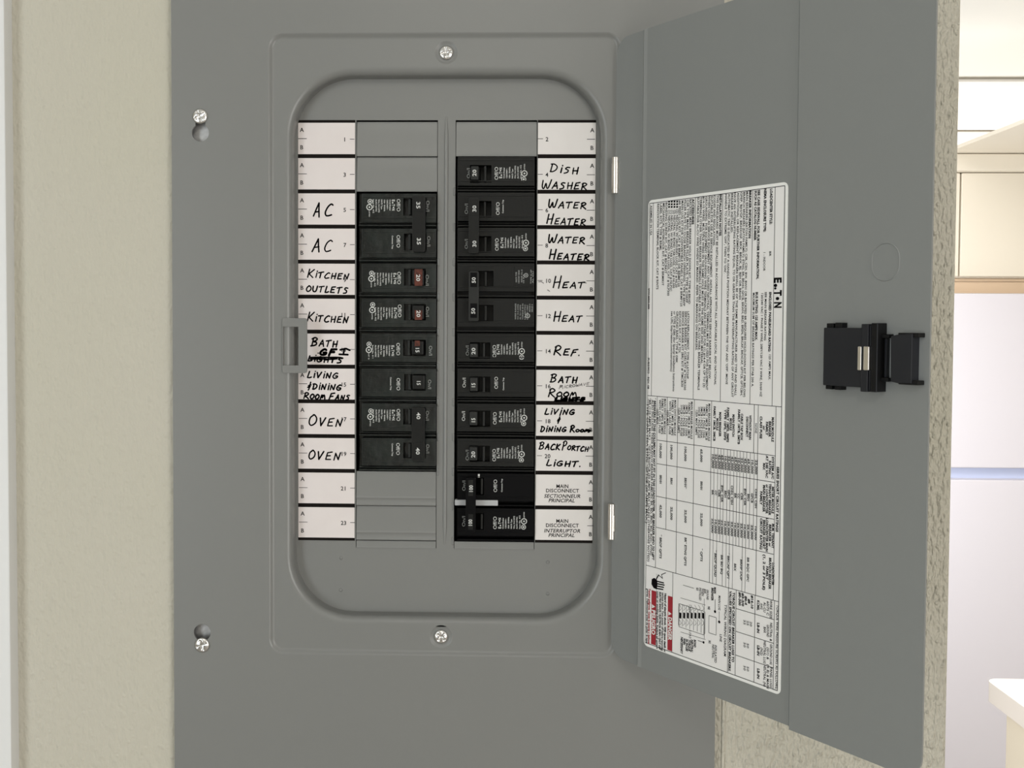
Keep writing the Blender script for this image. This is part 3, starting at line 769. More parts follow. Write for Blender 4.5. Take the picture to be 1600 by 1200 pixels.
# right column
r = breaker('R', (1,), 'black single-pole breaker marked 20 beside the card handwritten DISH WASHER', 0)
pole(r, 'R', 1, BLK, dict(slot=(735, 768), sy=(257, 283.5), on=(732.3, 261, 277.5), off=(775.6, 259, 279.5), brand=(782.3, 260, 277), rings=((818.3, 278), (819.4, 269)), ridge=758.5))
toggle(r, 'R', 1, TIEG, 736.5, 748, 256.5, 281, '20', 741.5, 263.5, 274)
r = breaker('R', (2, 3), 'black two-pole breaker marked 30 beside the cards handwritten WATER HEATER', 0)
pole(r, 'R', 2, BLK, dict(slot=(735, 768), sy=(312.5, 337.5), on=(729, 316, 333), off=(778, 313.5, 334), trip=(786, 310, 331), ridge=758))
pole(r, 'R', 3, BLK, dict(slot=(735, 768), sy=(367, 392), on=(729, 371, 387), off=(776.6, 369.5, 389.5), brand=(784.7, 368.5, 385), rings=((821.2, 385.5), (822, 376.5)), ridge=759))
tie(r, 'R', 733, 748.8, 307.5, 393.5, [('30', 741.5, 319, 329.5), ('30', 741.7, 373.5, 384)], BLK)
r = breaker('R', (4, 5), 'black two-pole breaker marked 50 with grey framed tie bar beside the cards handwritten HEAT', 0)
for kk, sy in ((4, (421, 445.5)), (5, (474, 499))):
    pole(r, 'R', kk, BLK, dict(slot=(735, 771.5), sy=sy, ridge=759.5, flat=True))
for kk, y0 in ((4, 413), (5, 467.5)):       # plate divisions of this make
    b = MB()
    for a_ in ((772.5, 802, y0+1, y0+31), (804.5, 834, y0+1, y0+31)):
        g = lrect(*a_, YF-.0003); g2 = .0003
        b.poly(FR, [[(g[0], g[2]), (g[1], g[2]), (g[1], g[3]), (g[0], g[3])]], YF-.00035, BLK, YF+.0001)
    b.build('face_plate', r, bevel=.00015)
t = MB(); yy = YF-.0006
for px, a_, c_, s_ in ((807, 422, 438, 'HACR TYPE'), (811, 419, 440, '120/240V 50/60'), (815.5, 418, 438, 'ISSUE CL-2'), (818.5, 425, 440, '10 KA'), (830, 418, 440, 'TYPE C-2P'), (833, 420, 439, 'AL CU')):
    vtext(t, 'R', s_, px, a_, c_, 2.2, INKG, True, y=yy)
dot(t, 822.3, 427, 2.4, 3.5, yy, INKG); dot(t, 822.3, 427, 0, 1.3, yy, INKG, 5)
for i in range(8):
    vtext(t, 'R', ('WIRE RANGE', 'CU 14-2 AWG', 'AL 12-1 AWG', 'TORQUE 40 IN', 'LB 60/75C', 'LISTED CIRC', 'BREAKER 51', 'ISSUE 4')[i], 806+i*3.7, 471+(i % 3), 496-(12 if i > 5 else 0), 2.1, INKG, True, y=yy)
dot(t, 825, 490, 2.6, 3.9, yy, INKG); dot(t, 825, 490, 0, 1.3, yy, INKG, 4)
t.build('marking', r, merge=False)
tie(r, 'R', 733.3, 748.7, 421, 499, [('50', 740.8, 430.5, 440), ('50', 740, 478.5, 488)], TIEG, True)
r = breaker('R', (6,), 'black single-pole breaker marked 20 beside the card handwritten REF.', 0)
pole(r, 'R', 6, BLK, dict(slot=(735, 767), sy=(532.5, 557.5), on=(731, 537, 553.5), off=(773, 536, 556), brand=(779, 535, 551), rings=((815.8, 554.8), (816, 545.6)), ridge=757))
toggle(r, 'R', 6, TIEG, 735.5, 747, 533, 557, '20', 740.5, 540.5, 551.5)
r = breaker('R', (7,), 'black breaker marked 15 with sparse print beside the card handwritten BATH ROOM', 0)
pole(r, 'R', 7, BLK, dict(slot=(735, 767), sy=(586, 611), on=(726, 587.5, 603.5), ink_on=INKW, off=(776, 585.5, 605), trip=(787.4, 587, 607), ridge=757))
toggle(r, 'R', 7, TIEG, 735.5, 747, 586, 610.5, '15', 740.5, 595.5, 603.8)
r = breaker('R', (8,), 'black breaker marked 15 with full white print beside the card handwritten LIVING & DINING ROOM', 0)
pole(r, 'R', 8, BLK, dict(slot=(735, 767), sy=(639.5, 664.5), on=(725, 640, 656), ink_on=INKW, off=(774, 641, 661), brand=(783, 640, 657), rings=((819.2, 658.8), (820, 649.8)), ridge=757))
toggle(r, 'R', 8, TIEG, 735, 746.5, 639.5, 664, '15', 740.5, 650.5, 658.7)
r = breaker('R', (9,), 'black single-pole breaker marked 20 beside the card handwritten BACK PORTCH LIGHT', 0)
pole(r, 'R', 9, BLK, dict(slot=(735, 766.5), sy=(694.5, 720), on=(731, 700.5, 718), off=(773, 699, 719), brand=(779.4, 697.5, 714), rings=((815.8, 716.3), (816.2, 707)), ridge=757))
toggle(r, 'R', 9, TIEG, 735, 746.5, 695, 719.5, '20', 740.3, 703, 713.5)
r = breaker('R', (10, 11), 'largest black breaker marked 100 with a pale bar across, beside the main disconnect cards', 0)
pole(r, 'R', 10, BLKM, dict(slot=(731, 757), sy=(745, 772), on=(725.8, 749, 766), off=(775, 747, 767.5), trip=(785.3, 746, 767), ridge=754, flat=True))
pole(r, 'R', 11, BLKM, dict(slot=(731, 757), sy=(801, 827), on=(725.5, 805, 822.5), off=(774.5, 805.5, 826), brand=(782, 807.5, 825), rings=((819.5, 822), (820.2, 812.8)), ridge=754, flat=True))
tie(r, 'R', 729, 744.5, 745, 831, [('100', 737, 756.5, 768.5), ('100', 736, 810.5, 822)], BLKM)
b = MB(); g = lrect(711.8, 779.5, 780, 789, YF-.001); b.box(g[0], g[1], YF-.001, YF+.004, g[2], g[3], BAR)
o = b.build('retainer_bar', r, bevel=.0006); o['label'] = 'pale grey bar across the breaker'
b = MB(); p = DP(749.5, 741.5, YF); b.box(p.x-.0007, p.x+.0007, YF-.0002, YF+.0005, p.z-.0012, p.z+.0012, INKW); b.build('dot_mark', r)

# ================================================================== DOOR
TH = .0013
def dprof(s):                 # offset of the sheet off its plane: turned hinge leaf, flat, stiffened outer band
    sa, sb = SZ(999, 500)[0], SZ(1006.5, 500)[0]
    if s <= sa: return -.0011
    if s < sb: return -.0011+.0017*(s-sa)/((sb-sa)*.5) if s < (sa+sb)/2 else .0006*(1-(s-(sa+sb)/2)/((sb-sa)*.5))
    if s <= DC-.0009: return 0
    if s < DC-.0002: return -.0009*(s-DC+.0009)/.0007
    if s < DC+.0003: return -.0009+.0020*(s-DC+.0002)/.0005
    return .0011
rc = .0125
def zend(s, up):
    z = DZ0 if up else DZ1
    step = .0016 if s > DC else 0
    z = z+step if up else z-step
    d = None
    if s < rc: d = rc-s
    elif s > DW-rc: d = s-(DW-rc)
    if d is not None:
        q = rc-math.sqrt(max(0, rc*rc-d*d)); z = z-q if up else z+q
    return z
ss = [rc*(1-math.cos(math.pi/2*i/9)) for i in range(10)]
sa, sb = SZ(999, 500)[0], SZ(1006.5, 500)[0]
ss += [sa, (sa+sb)/2, sb, sb+.001, .06, .1, DC-.0018, DC-.0009, DC-.00021, DC+.0003, DC+.0012, .2]+[DW-rc+rc*math.sin(math.pi/2*i/9) for i in range(10)]
ss = sorted(set(ss)); b = MB()
fr_, bk = [], []
for s in ss:
    h = dprof(s); z1, z0 = zend(s, True), zend(s, False)
    fr_.append((DW3(s, z1, h), DW3(s, z0, h))); bk.append((DW3(s, z1, h-TH), DW3(s, z0, h-TH)))
for i in range(len(ss)-1):
    a, c = fr_[i], fr_[i+1]; e, g = bk[i], bk[i+1]
    b.add([a[0], c[0], c[1], a[1]], [(0, 1, 2, 3)], GREYD); b.add([e[0], g[0], g[1], e[1]], [(3, 2, 1, 0)], GREYD)
    b.add([a[0], c[0], g[0], e[0]], [(0, 1, 2, 3)], GREYD); b.add([a[1], c[1], g[1], e[1]], [(0, 1, 2, 3)], GREYD)
for q, p in ((fr_[0], bk[0]), (fr_[-1], bk[-1])): b.add([q[0], q[1], p[1], p[0]], [(0, 1, 2, 3)], GREYD)
door = b.build('door', panel, smooth=.5, wn=True)
door['label'] = 'grey steel door standing open, its inner face turned to the room'
DT = lambda s, z, h: DW3(s, z, h)
# pressed knockout outline
b = MB(); c0 = SZ(1386.3, 410)
a_, b2 = SZ(1364.5, 410)[0], SZ(1408.5, 410)[0]; z1, z0 = SZ(1386, 380.5)[1], SZ(1386, 440.5)[1]
R1 = rrect(a_, b2, z0, z1, (b2-a_)*.49, 10); R2 = [((p[0]-c0[0])*.965+c0[0], (p[1]-c0[1])*.972+c0[1]) for p in R1]
h0_ = .0011
nn = len(R1)
b.add([DW3(p[0], p[1], h0_+.00002) for p in R1]+[DW3(p[0], p[1], h0_+.00035) for p in R2]+[DW3((p[0]-c0[0])*.94+c0[0], (p[1]-c0[1])*.95+c0[1], h0_+.00005) for p in R1],
      [(i, (i+1) % nn, nn+(i+1) % nn, nn+i) for i in range(nn)]+[(nn+i, nn+(i+1) % nn, 2*nn+(i+1) % nn, 2*nn+i) for i in range(nn)], GREYD)
b.build('knockout_ring', door, smooth=.3)
# hinges
for (pa, pb, px) in ((245.5, 302, 962), (787.5, 843, 956)):
    b = MB(); za, zb = U(px, pa, -.004).z, U(px, pb, -.004).z; xc = U(px, (pa+pb)/2, -.004).x; n = 16; r_ = .0027
    A = [(xc+r_*math.cos(2*math.pi*i/n), -.0030+r_*math.sin(2*math.pi*i/n), za) for i in range(n)]
    Bq = [(p[0], p[1], zb) for p in A]
    b.add(A+Bq, [(i, (i+1) % n, n+(i+1) % n, n+i) for i in range(n)]+[tuple(range(n)), tuple(range(n, 2*n))], STEEL)
    b.build('hinge', panel, bevel=.0003)
    b = MB(); zl, zh = (za-.004, zb+.003) if pa < 500 else (za-.008, zb+.006)
    b.boxT(DT, -.003, .0035, min(zl, zh), max(zl, zh), -.0012, .0003, STEEL)
    b.build('hinge_leaf', panel)

# latch
def lbox(b, x0, x1, y0, y1, h0, h1, m, yc_=None):
    yc_ = yc_ or (y0+y1)/2
    s0_, s1_ = SZ(x0, yc_, h1)[0], SZ(x1, yc_, h1)[0]; xm = (x0+x1)/2
    za, zb = SZ(xm, y0, h1)[1], SZ(xm, y1, h1)[1]
    b.boxT(DT, s0_, s1_, zb, za, h0, h1, m)
b = MB(); lbox(b, 1286.5, 1347, 513, 604.5, .0011, .0085, LATCH)
latch = b.build('latch_body', door, bevel=.0005)
b = MB()
for x0_, x1_, y0_, y1_ in ((1292, 1303, 506, 514), (1305, 1316, 505, 514), (1290, 1300, 603, 609), (1304, 1314, 603, 610)):
    lbox(b, x0_, x1_, y0_, y1_, .0011, .006, LATCHD)
b.build('latch_lugs', door, bevel=.0003)
b = MB()
lbox(b, 1345, 1356, 507, 613, .0011, .0100, LATCH); lbox(b, 1356.5, 1360, 509, 611, .0011, .0085, LATCHD); lbox(b, 1360.5, 1370.5, 505.5, 613.5, .0011, .0095, LATCHD)
lbox(b, 1370, 1374.5, 514, 606, .0011, .0070, LATCHD)
b.build('latch_slide', door, bevel=.0004)
b = MB()
lbox(b, 1374, 1389, 523, 529, .0011, .0055, LATCHD); lbox(b, 1374, 1387.5, 591, 597, .0011, .0055, LATCHD)
lbox(b, 1374, 1378, 527, 593, .0011, .0045, LATCHD); lbox(b, 1381.5, 1386, 529, 591, .0011, .0035, LATCH)
b.build('latch_fork', door, bevel=.0003)
b = MB()
for x0_, x1_ in ((1339.5, 1345.5), (1348.5, 1357.5)):
    lbox(b, x0_, x1_, 542, 579.5, .0080, .0108, STEEL)
o = b.build('latch_spring', door, bevel=.0005); o['label'] = 'bright steel spring clip on the black latch'
b = MB()
# finger pull: tapered body and two prongs
hb = .0075
P4 = [SZ(1391.5, 526, hb), SZ(1391, 597, hb), SZ(1402, 599.5, hb), SZ(1423.5, 600, hb), SZ(1425.5, 522, hb), SZ(1403, 523.5, hb)]
b.poly(DT, [P4], hb, LATCH, .0011)
b.build('latch_pull', door, bevel=.0008)
b = MB(); lbox(b, 1403, 1435.5, 521, 528, .0011, .0068, LATCHD); lbox(b, 1403, 1434, 595, 602, .0011, .0068, LATCHD)
b.build('latch_prongs', door, bevel=.0004)

# ------------------------------------------------ the big label on the door
h_ = .0003
b = MB()
L0, L1, Lz0, Lz1 = S0, S1, SZ1, SZ0
b.poly(DT, [rrect(L0, L1, Lz0, Lz1, .0035, 6)], h_, STKB, .00005)
in0, in1, iz0, iz1 = L0+.0014, L1-.0022, Lz0+.0022, Lz1-.0022
b.poly(DT, [rrect(in0, in1, iz0, iz1, .001, 3)], h_+.0001, STK)
hl_ = h_+.0002
def line(p, q, wd=.00035, m=INKS, h=None):
    """rule between two door points (s,z)"""
    h = hl_ if h is None else h
    dx, dz = q[0]-p[0], q[1]-p[1]; l = math.hypot(dx, dz) or 1; ox, oz = -dz/l*wd/2, dx/l*wd/2
    b.add([DW3(p[0]+ox, p[1]+oz, h), DW3(q[0]+ox, q[1]+oz, h), DW3(q[0]-ox, q[1]-oz, h), DW3(p[0]-ox, p[1]-oz, h)], [(0, 1, 2, 3)], m)
def V(px, py, zt_=None, zb_=None, wd=.00035):
    s = SZ(px, py)[0]; line((s, zt_), (s, zb_), wd)
def Zof(px, py): return SZ(px, py)[1]
def Sof(px, py): return SZ(px, py)[0]
for p, q in (((in0, iz0), (in0, iz1)), ((in1, iz0), (in1, iz1)), ((in0, iz0), (in1, iz0)), ((in0, iz1), (in1, iz1))): line(p, q, .0004)
ztop = iz1; zmid = (Zof(1011, 619.5)+Zof(1221.7, 636))/2
za_ = (Zof(1027.7, 688.4)+Zof(1213, 713.7))/2; zb2_ = (Zof(1027.7, 725.3)+Zof(1213, 755.3))/2
zc_ = (Zof(1026, 776)+Zof(1211.4, 812.7))/2; zd_ = (Zof(1026, 824.6)+Zof(1211.4, 867.4))/2; ze_ = (Zof(1009.5, 883)+Zof(1219.3, 941.8))/2
sA = Sof(1213, 290); line((in0, zmid), (in1, zmid)); line((in0, ze_), (in1, ze_))
for px, py in ((1213, 290), (1178, 295), (1131, 302), (1088, 307.5), (1021.7, 317)): V(px, py, ztop, zmid)
s_r = Sof(1213.7, 637)
V(1213.7, 637, zmid, ze_); V(1186, 635, zmid, ze_); V(1179.7, 634.5, zmid, za_)
s27 = Sof(1027.7, 620)
for px, py in ((1113, 628), (1086, 626), (1060, 623.5), (1027.7, 620)): V(px, py, zmid, ze_)
V(1043.5, 622, zmid, zd_)
for z in (za_, zb2_, zc_, zd_): line((s27, z), (s_r, z))
fine = [1117, 1122.7, 1127.5, 1132, 1137.7, 1142.5, 1148, 1152.8, 1157.5, 1163, 1168, 1173.4, 1179.7]
for i, px in enumerate(fine):
    V(px, 703, za_, ze_ if i in (0, 1, 3, 4, 5, 6, 9, 10) else zd_, .00028)
sB, sC, sD, sE, sF = Sof(1052, 896), Sof(1139, 921.4), Sof(1151, 924.5), Sof(1180.5, 933), Sof(1210.6, 939.6)
for s in (sB, sC, sD, sE, sF): line((s, ze_), (s, iz0))
for a1, a2 in (((1151, 951), (1210, 968)), ((1151, 986.8), (1210, 1004.8)), ((1151, 1024.3), (1210, 1042.5))):
    z = (Zof(*a1)+Zof(*a2))/2; line((sD, z), (sF, z))
def ST_(s, px, ya, yb, hp=3.4, bold=False, m=INKS, center=False):
    """label print reading down the door; px,ya = start, yb = end of the line"""
    s0_, z0_ = SZ(px, ya); _, z1_ = SZ(px, yb)
    k = abs(Sof(px+1, ya)-Sof(px, ya)); hg = hp*k
    P = DW3(s0_-hg/2, z0_, hl_+.00005)
    text(b, s, P, Vector((0, 0, -1)), Vector((cph, -sph, 0)), hg*1.08, m, length=abs(z0_-z1_), bold=2 if bold else 1)
def SC(s, px, yc_, hp=3.2, bold=True, m=INKS, w=1.75): ST_(s, px, yc_-len(s)*w, yc_+len(s)*w, hp, bold, m)
for a in (
 ('LOADCENTER STYLE:', 1207, 295, 351, 3.6, 1), ('BR', 1205, 393, 401), ('NEMA ENCLOSURE TYPE:', 1197.5, 295, 363, 3.6, 1), ('1 - INDOOR', 1196, 394, 424),
 ('SEE CASE SIDEWALL FOR FURTHER INFORMATION,', 1187.5, 297, 437, 3.3, 1), ('SUCH AS CATALOG NUMBER', 1182.5, 298, 376, 3.3, 1),
 ('ENCLOSED PANELBOARD RATING:', 1205, 457, 551, 3.3, 1), ('125 AMPS MAX.', 1204.3, 554, 595), ('SEE MAIN BREAKER RATING', 1198, 457, 533),
 ('120/240 VAC 1 PHASE 3 WIRE, 208Y/120 VAC 3 WIRE, 50/60 HZ', 1192.5, 458, 621), ('BUS RATING: 125 AMPS MAX.', 1184, 457, 533, 3.3, 1),
 ('MAXIMUM SUM OF BREAKER RATINGS PER STAB 200 A.', 1179.2, 458, 606),
 ('BREAKER INFORMATION', 1174, 298, 373, 3.3, 1),
 ('MAIN BREAKERS (EATON FAMILY): CSR, CSH, BW, BWH OR BACKFED BR (REQUIRES HOLD-DOWN KIT PER BELOW)', 1169, 299, 622),
 ('BRANCH BREAKERS (EATON FAMILY): ETNG, BR, BRHH, GFCB, BRWH, BRD, BREN, BRCAF, BRHCAF, GFTCB, GFTCBH,', 1164.5, 300, 620),
 ('GFEP, BJH/GF, BRHX/GF, BRX, BRHX, BJ, BJH OR BRHH', 1160, 300, 469),
 ('ADDITIONAL OR REPLACEMENT BREAKERS SHALL BE OF THE SAME MANUFACTURER AND TYPE AND SHALL', 1155, 301, 620),
 ('HAVE AN INTERRUPTING RATING EQUAL TO OR GREATER THAN THE INTERRUPTING RATING OF ANY CIRCUIT', 1150, 301, 622),
 ('BREAKER INSTALLED.', 1145.6, 302, 365),
 ("AUTOMATIC TRIP IS INDICATED BY A HANDLE POSITION MIDWAY BETWEEN THE 'ON' AND 'OFF'. MOVE", 1140.8, 303, 602),
 ("HANDLE TO EXTREME 'OFF', THEN TO 'ON'.", 1136, 303, 428),
 ('INSTALLATION NOTES', 1127.5, 304, 369, 3.3, 1),
 ('THIS PANELBOARD MUST BE INSTALLED IN ACCORDANCE WITH ALL APPLICABLE LOCAL AND NATIONAL', 1122.7, 305, 603),
 ('CODES AND REGULATIONS.', 1118, 305, 385), ('SUITABLE FOR USE AS SERVICE EQUIPMENT. INSTALL APPROPRIATE SERVICE BARRIER KIT BELOW', 1113.8, 306, 593),
 ('WHEN USED AS SERVICE EQUIPMENT ANY UNUSED NEUTRAL TERMINALS MAY BE USED FOR EQUIPMENT', 1109.6, 306, 611),
 ('GROUNDING. FOR EQUIPMENT GROUNDING WIRE TERMINALS ARE SUITABLE FOR (1) #14-4 OR UP TO (3)', 1105.2, 307, 607),
 ('#14-10 WIRES. MULTIPLE WIRES IN THE SAME HOLE MUST BE THE SAME SIZE AND MATERIAL.', 1101, 307, 571),
 ('TERMINALS OTHER THAN BREAKER TERMINALS SUITABLE FOR 60/75 C AL-CU WIRE. BREAKER TERMINALS', 1096.6, 308, 611),
 ('SUITABLE FOR AL-CU WIRE WHEN SO MARKED. REFER TO MARKINGS ON BREAKERS.', 1092.3, 308, 549),
 ('ACCESSORIES', 1084.3, 311, 351, 3.3, 1), ('BACKFED MAIN BREAKER HOLD DOWN KIT, TYPE # BRHD', 1080.2, 311, 476),
 ('CSR TYPE MAIN BREAKER FILLER PLATE, TYPE # CSRFP', 1076, 312, 474), ('FILLER PLATE TO CLOSE BRANCH OPENINGS, TYPE # BRFP', 1071.8, 312, 479),
 ('MAIN LUG KIT FOR CONVERTIBLE PANELS, CAT # BRMF125', 1067.5, 313, 480), ('#6 FEED LUG KIT, CAT # BRMF1S OR BRMF125', 1063.3, 313, 449),
 ('(2) NEUTRAL W/ GROUND LUGS, CAT # NL20', 1059.2, 327, 450), ('(2) NEUTRAL W/ BOND TAB LUGS, CAT # NL300', 1055, 328, 451),
 ('(1) NEUTRAL W/ BOND TAB LUGS, CAT # NLP2C', 1050.7, 328, 456), ('(1) NEUTRAL W/ BOND TAB LUGS, CAT # NLP300', 1046.6, 328, 463),
 ('BONDING SCREW KIT, CAT # BSCRKIT', 1042.3, 316, 428), ('MECHANICAL INTERLOCK KIT, CAT # BRMIKIT', 1038, 317, 447),
 ('LABEL KITS, TYPE # BRML', 1033.8, 317, 392), ('RENOVATION TERMINAL BLOCK KIT, CAT # RINTS', 1029.3, 318, 453),
 ('LATCH REPLACEMENT, TYPE # LATCHP', 1076.6, 487, 593), ('SERVICE BARRIER KIT (CSR) KIT # TICSR200', 1072.6, 487, 611), ('SERVICE BARRIER KIT (BR) KIT # TMCB30', 1068.2, 487, 606),
 ('KEYLOCK KIT, CAT # TDL', 1063.6, 487, 553), ('GROUND BARS, TYPE # GBK', 1059.2, 487, 568), ('or TYPE # GBK (for Special Installation Instructions', 1055, 487, 613),
 ('see URL http://eaton.com/instructions)', 1051, 487, 582),
 ('ASSEMBLED IN USA', 1018.3, 321, 368, 2.8), ('www.eaton.com', 1015, 451, 484, 2.8, 1), ('PUB50933   REV. 08', 1014, 560, 609, 2.8),
 ('SERIES SHORT CIRCUIT RATINGS', 1216.5, 730, 832, 3.6, 1),
 ('* BREAKERS IN THIS COLUMN MAY NOT FIT IN THIS LOADCENTER. SEE BREAKER INFO TO LEFT', 1024, 623, 877, 2.9, 1),
 ('ALSO INCLUDES THESE BRANCH BREAKER FAMILIES: BR, BD, BRD, BQ, BQC, ETNG', 1020.4, 626, 870, 2.9),
 ('*BR (110 AMPS MAX.)   *GFTCB/GFCB (50 AMPS MAX UNLESS OTHERWISE NOTED)', 1016.3, 623, 880, 2.9),
 ('**TYPE CHNA 150A ETNG *GFTCB (20 AMPS MAX.)', 1012.8, 624, 820, 2.9)):
    ST_(a[0], a[1], a[2], a[3], a[4] if len(a) > 4 else 3.0, bool(a[5]) if len(a) > 5 else False)
# maker's mark
for ch, ya, yb in (('E', 434, 443), ('T', 454.5, 463), ('N', 472.5, 482.5)): ST_(ch, 1216.8, ya, yb, 10.5, 2, INK)
def sdot(px, py, r, m=INK, n=14, ar=1.0):
    s, z = SZ(px, py); b.add([DW3(s+r*ar*math.cos(2*math.pi*i/n), z+r*math.sin(2*math.pi*i/n), hl_+.00006) for i in range(n)], [tuple(range(n))], m)
sdot(1213.3, 446.8, .0010, ar=1.2); sdot(1213.0, 451.4, .0007, ar=1.2); sdot(1216.3, 467.3, .0010, ar=1.3)
for i_, px in enumerate((1059.2, 1055, 1050.7, 1046.6)):
    for q_ in range(3):
        s0_ = Sof(px-1.4, 315); s1_ = Sof(px+1.4, 315); z0_ = Zof(px, 313.5+q_*4.2); z1_ = Zof(px, 316.3+q_*4.2)
        b.add([DW3(s0_, z0_, hl_+.00006), DW3(s1_, z0_, hl_+.00006), DW3(s1_, z1_, hl_+.00006), DW3(s0_, z1_, hl_+.00006)], [(0, 1, 2, 3)], INKS)
HD = [(('MAIN MODULE', 'BREAKER', 'FAMILY', 'or', 'CLASS FUSE'), 672), (('SYSTEM A/C', 'RATING', 'AT 240 VAC', 'MAX'), 732), (('METER MODULE', 'TENANT BREAKER', 'or LOADCENTER', 'MAIN BREAKER', 'FAMILY'), 782),
      (('M.M. TENANT', 'BREAKER or', 'LOADCENTER MAIN', 'BREAKER SHORT', 'CIRCUIT RATING'), 838), (('LOADCENTER', 'BRANCH BREAKER', 'FAMILY', '(1, 2 or 3 POLE)'), 897)]
for ls, yc_ in HD:
    for i, s in enumerate(ls): SC(s, 1208.8-i*4.6, yc_-i*.8, 3.3)
SC('NONE', 1182.5, 670, 3, False, INKM, 2)
for s, px, yc_ in (('WITHOUT MAIN', 1173.5, 669), ('DISCONNECT', 1168.7, 668), ('CABLE TAP BOX', 1160.5, 668), ('FAMILY 1MTB, 3MTB', 1156, 668), ('MAIN SWITCH', 1147.3, 666), ('MODULE', 1143, 664), ('FAMILY 1MPS, 3MPS', 1138.8, 665), ('TYPE 1SPS, 3SPS', 1134.5, 665),
                   ('MAIN BREAKER', 1126.5, 664), ('MODULE', 1122, 664), ('FAMILY 1MCB, 3MCB', 1117.7, 663)): SC(s, px, yc_, 3.1, True, INKS, 1.6)
for px0_, n_, yc_ in ((1109.5, 6, 661), (1082, 6, 658), (1056, 4, 654), (1040, 4, 652)):
    for i in range(n_): SC(('MAIN BREAKER MODULE', 'FAMILY 1MCB & 3MCB', '1MCB 1 POLE 150A', '3MCB / POLE 200A', '1HCB / POLE FUSE', '125A MAX AMPS')[i] if n_ == 6 else ('MAIN SWITCH MODULE', 'FAMILY 1MPS & 3MPS', 'WITH CLASS J FUSE', '150A MAX')[i], px0_-i*4.0, yc_, 3.0, False, INKS, 1.55)
cols = [1179.7-5.3*i+2.6 for i in range(13)]
allc = [(fine[i]+(fine[i-1] if i else 1113))/2 for i in range(len(fine))]+[1182.7]
for i, px in enumerate(allc):
    dy = (px-1113)*.14
    SC(('10,000', '22,000', '42,000', '65,000')[i % 4], px, 721+dy, 3.2, True, INKM, 1.9)
    SC(('BR', 'CC', 'CSR', 'BW, CSR', 'BRH', 'GFCB', 'CHH, CSH')[i % 7], px-.4, 770+dy, 3.0, True, INKM, 1.9)
    SC(('22,000', '10,000', '25,000')[i % 3], px-.8, 822+dy*1.15, 3.0, True, INKM, 1.9)
for i, px in enumerate(allc[1:12:2]): SC(('* BRDP QUAD', 'BR BD BQ', '* BRCAF QPT', 'BRX', '* BRHP DUP', 'BR BQC GFC')[i], px-1, 880+(px-1113)*.18, 3.0, True, INKM, 1.9)
for px, vals in ((1097, ('65,000', 'BRHH', '22,000', '* QPTS')), (1072, ('100,000', 'BRHH*', '22,000', 'BR* ETNG QPTS')), (1050, ('100,000', 'BRH', '22,000', '')), (1033, ('100,000', 'BRHH', '42,000', '* BRDP QPTS'))):
    for v_, yc_ in zip(vals, (713-(1097-px)*.12, 760-(1097-px)*.15, 813-(1097-px)*.2, 868-(1097-px)*.2)):
        if v_: SC(v_, px, yc_, 3.0, True, INKM, 1.7)
# lower right table
ST_('TORQUE WIRE PRESSURE SCREWS AS FOLLOWS:', 1215.5, 945, 1077, 3.4)
for ls, yc_ in ((('WIRE SIZE', '60/75 C', 'AL-CU', 'AWG', 'KCMIL'), 952), (('NEUTRAL &', 'GROUND', 'BAR', '', 'LB-IN'), 987), (('GROUND LUG', '(G1) &', 'NEUTRAL LUG', '(N2)', 'LB-IN'), 1022), (('PANEL LUGS', '(A B) & MAIN', 'NEUTRAL (N)', '', 'LB-IN'), 1058)):
    for i, s in enumerate(ls):
        if s: SC(s, 1205.5-i*5, yc_-i*1.5, 3.4, i > 3, INKS, 1.6)
for i, s in enumerate(('#14-10', '#8', '#6-4', '#3-2/0', '#0-300')): SC(s, 1176-i*4.8, 939+(-i*1.2)+2, 3.3, True, INKS, 1.7)
for yc_ in (975, 1010, 1046):
    for i, s in enumerate(('20', '25', '35') if yc_ == 975 else ('', '50', '50')):
        if s: SC(s, 1174-i*5, yc_-i*1.3, 3.2, False, INKM, 2)
ST_('TORQUE CIRCUIT BREAKER LUGS TO', 1147.3, 926, 1035, 3.3, True); ST_('VALUES SPECIFIED ON CIRCUIT BREAKERS.', 1142.2, 924, 1050, 3.2, True)
ST_('TYPICAL WIRING DIAGRAM', 1134.5, 945, 1026, 3.4)
# wiring diagram
def L(ax, ay, bx, by, w_=.0003, m=INKS): line(SZ(ax, ay), SZ(bx, by), w_, m)
def Rb(x0, x1, ya, yb, w_=.0003):
    s0_, s1_ = Sof(x0, ya), Sof(x1, ya); z0_, z1_ = Zof(x0, ya), Zof(x0, yb)
    for p, q in (((s0_, z0_), (s1_, z0_)), ((s0_, z1_), (s1_, z1_)), ((s0_, z0_), (s0_, z1_)), ((s1_, z0_), (s1_, z1_))): line(p, q, w_)
Rb(1108.5, 1120, 962, 989)
Rb(1062, 1101, 944, 980)
xs = [1061+5.9*i for i in range(8)]
zA, zB = Zof(1062, 944), Zof(1062, 978)
for x in xs: s = Sof(x, 960); line((s, zA), (s, zB), .0003)
for i in range(7):
    x = xs[i]+1.4; s0_ = Sof(x, 960); s1_ = Sof(x+3, 960); zz0, zz1 = Zof(x, 957.5), Zof(x, 966.5)
    b.add([DW3(s0_, zz0, hl_+.0001), DW3(s1_, zz0, hl_+.0001), DW3(s1_, zz1, hl_+.0001), DW3(s0_, zz1, hl_+.0001)], [(0, 1, 2, 3)], INK)
    for zq0, zq1 in ((946, 955), (969, 978)):
        line((s0_, Zof(x, zq0)), (s1_, Zof(x, (zq0+zq1)/2)), .00022); line((s1_, Zof(x, (zq0+zq1)/2)), (s0_, Zof(x, zq1)), .00022)
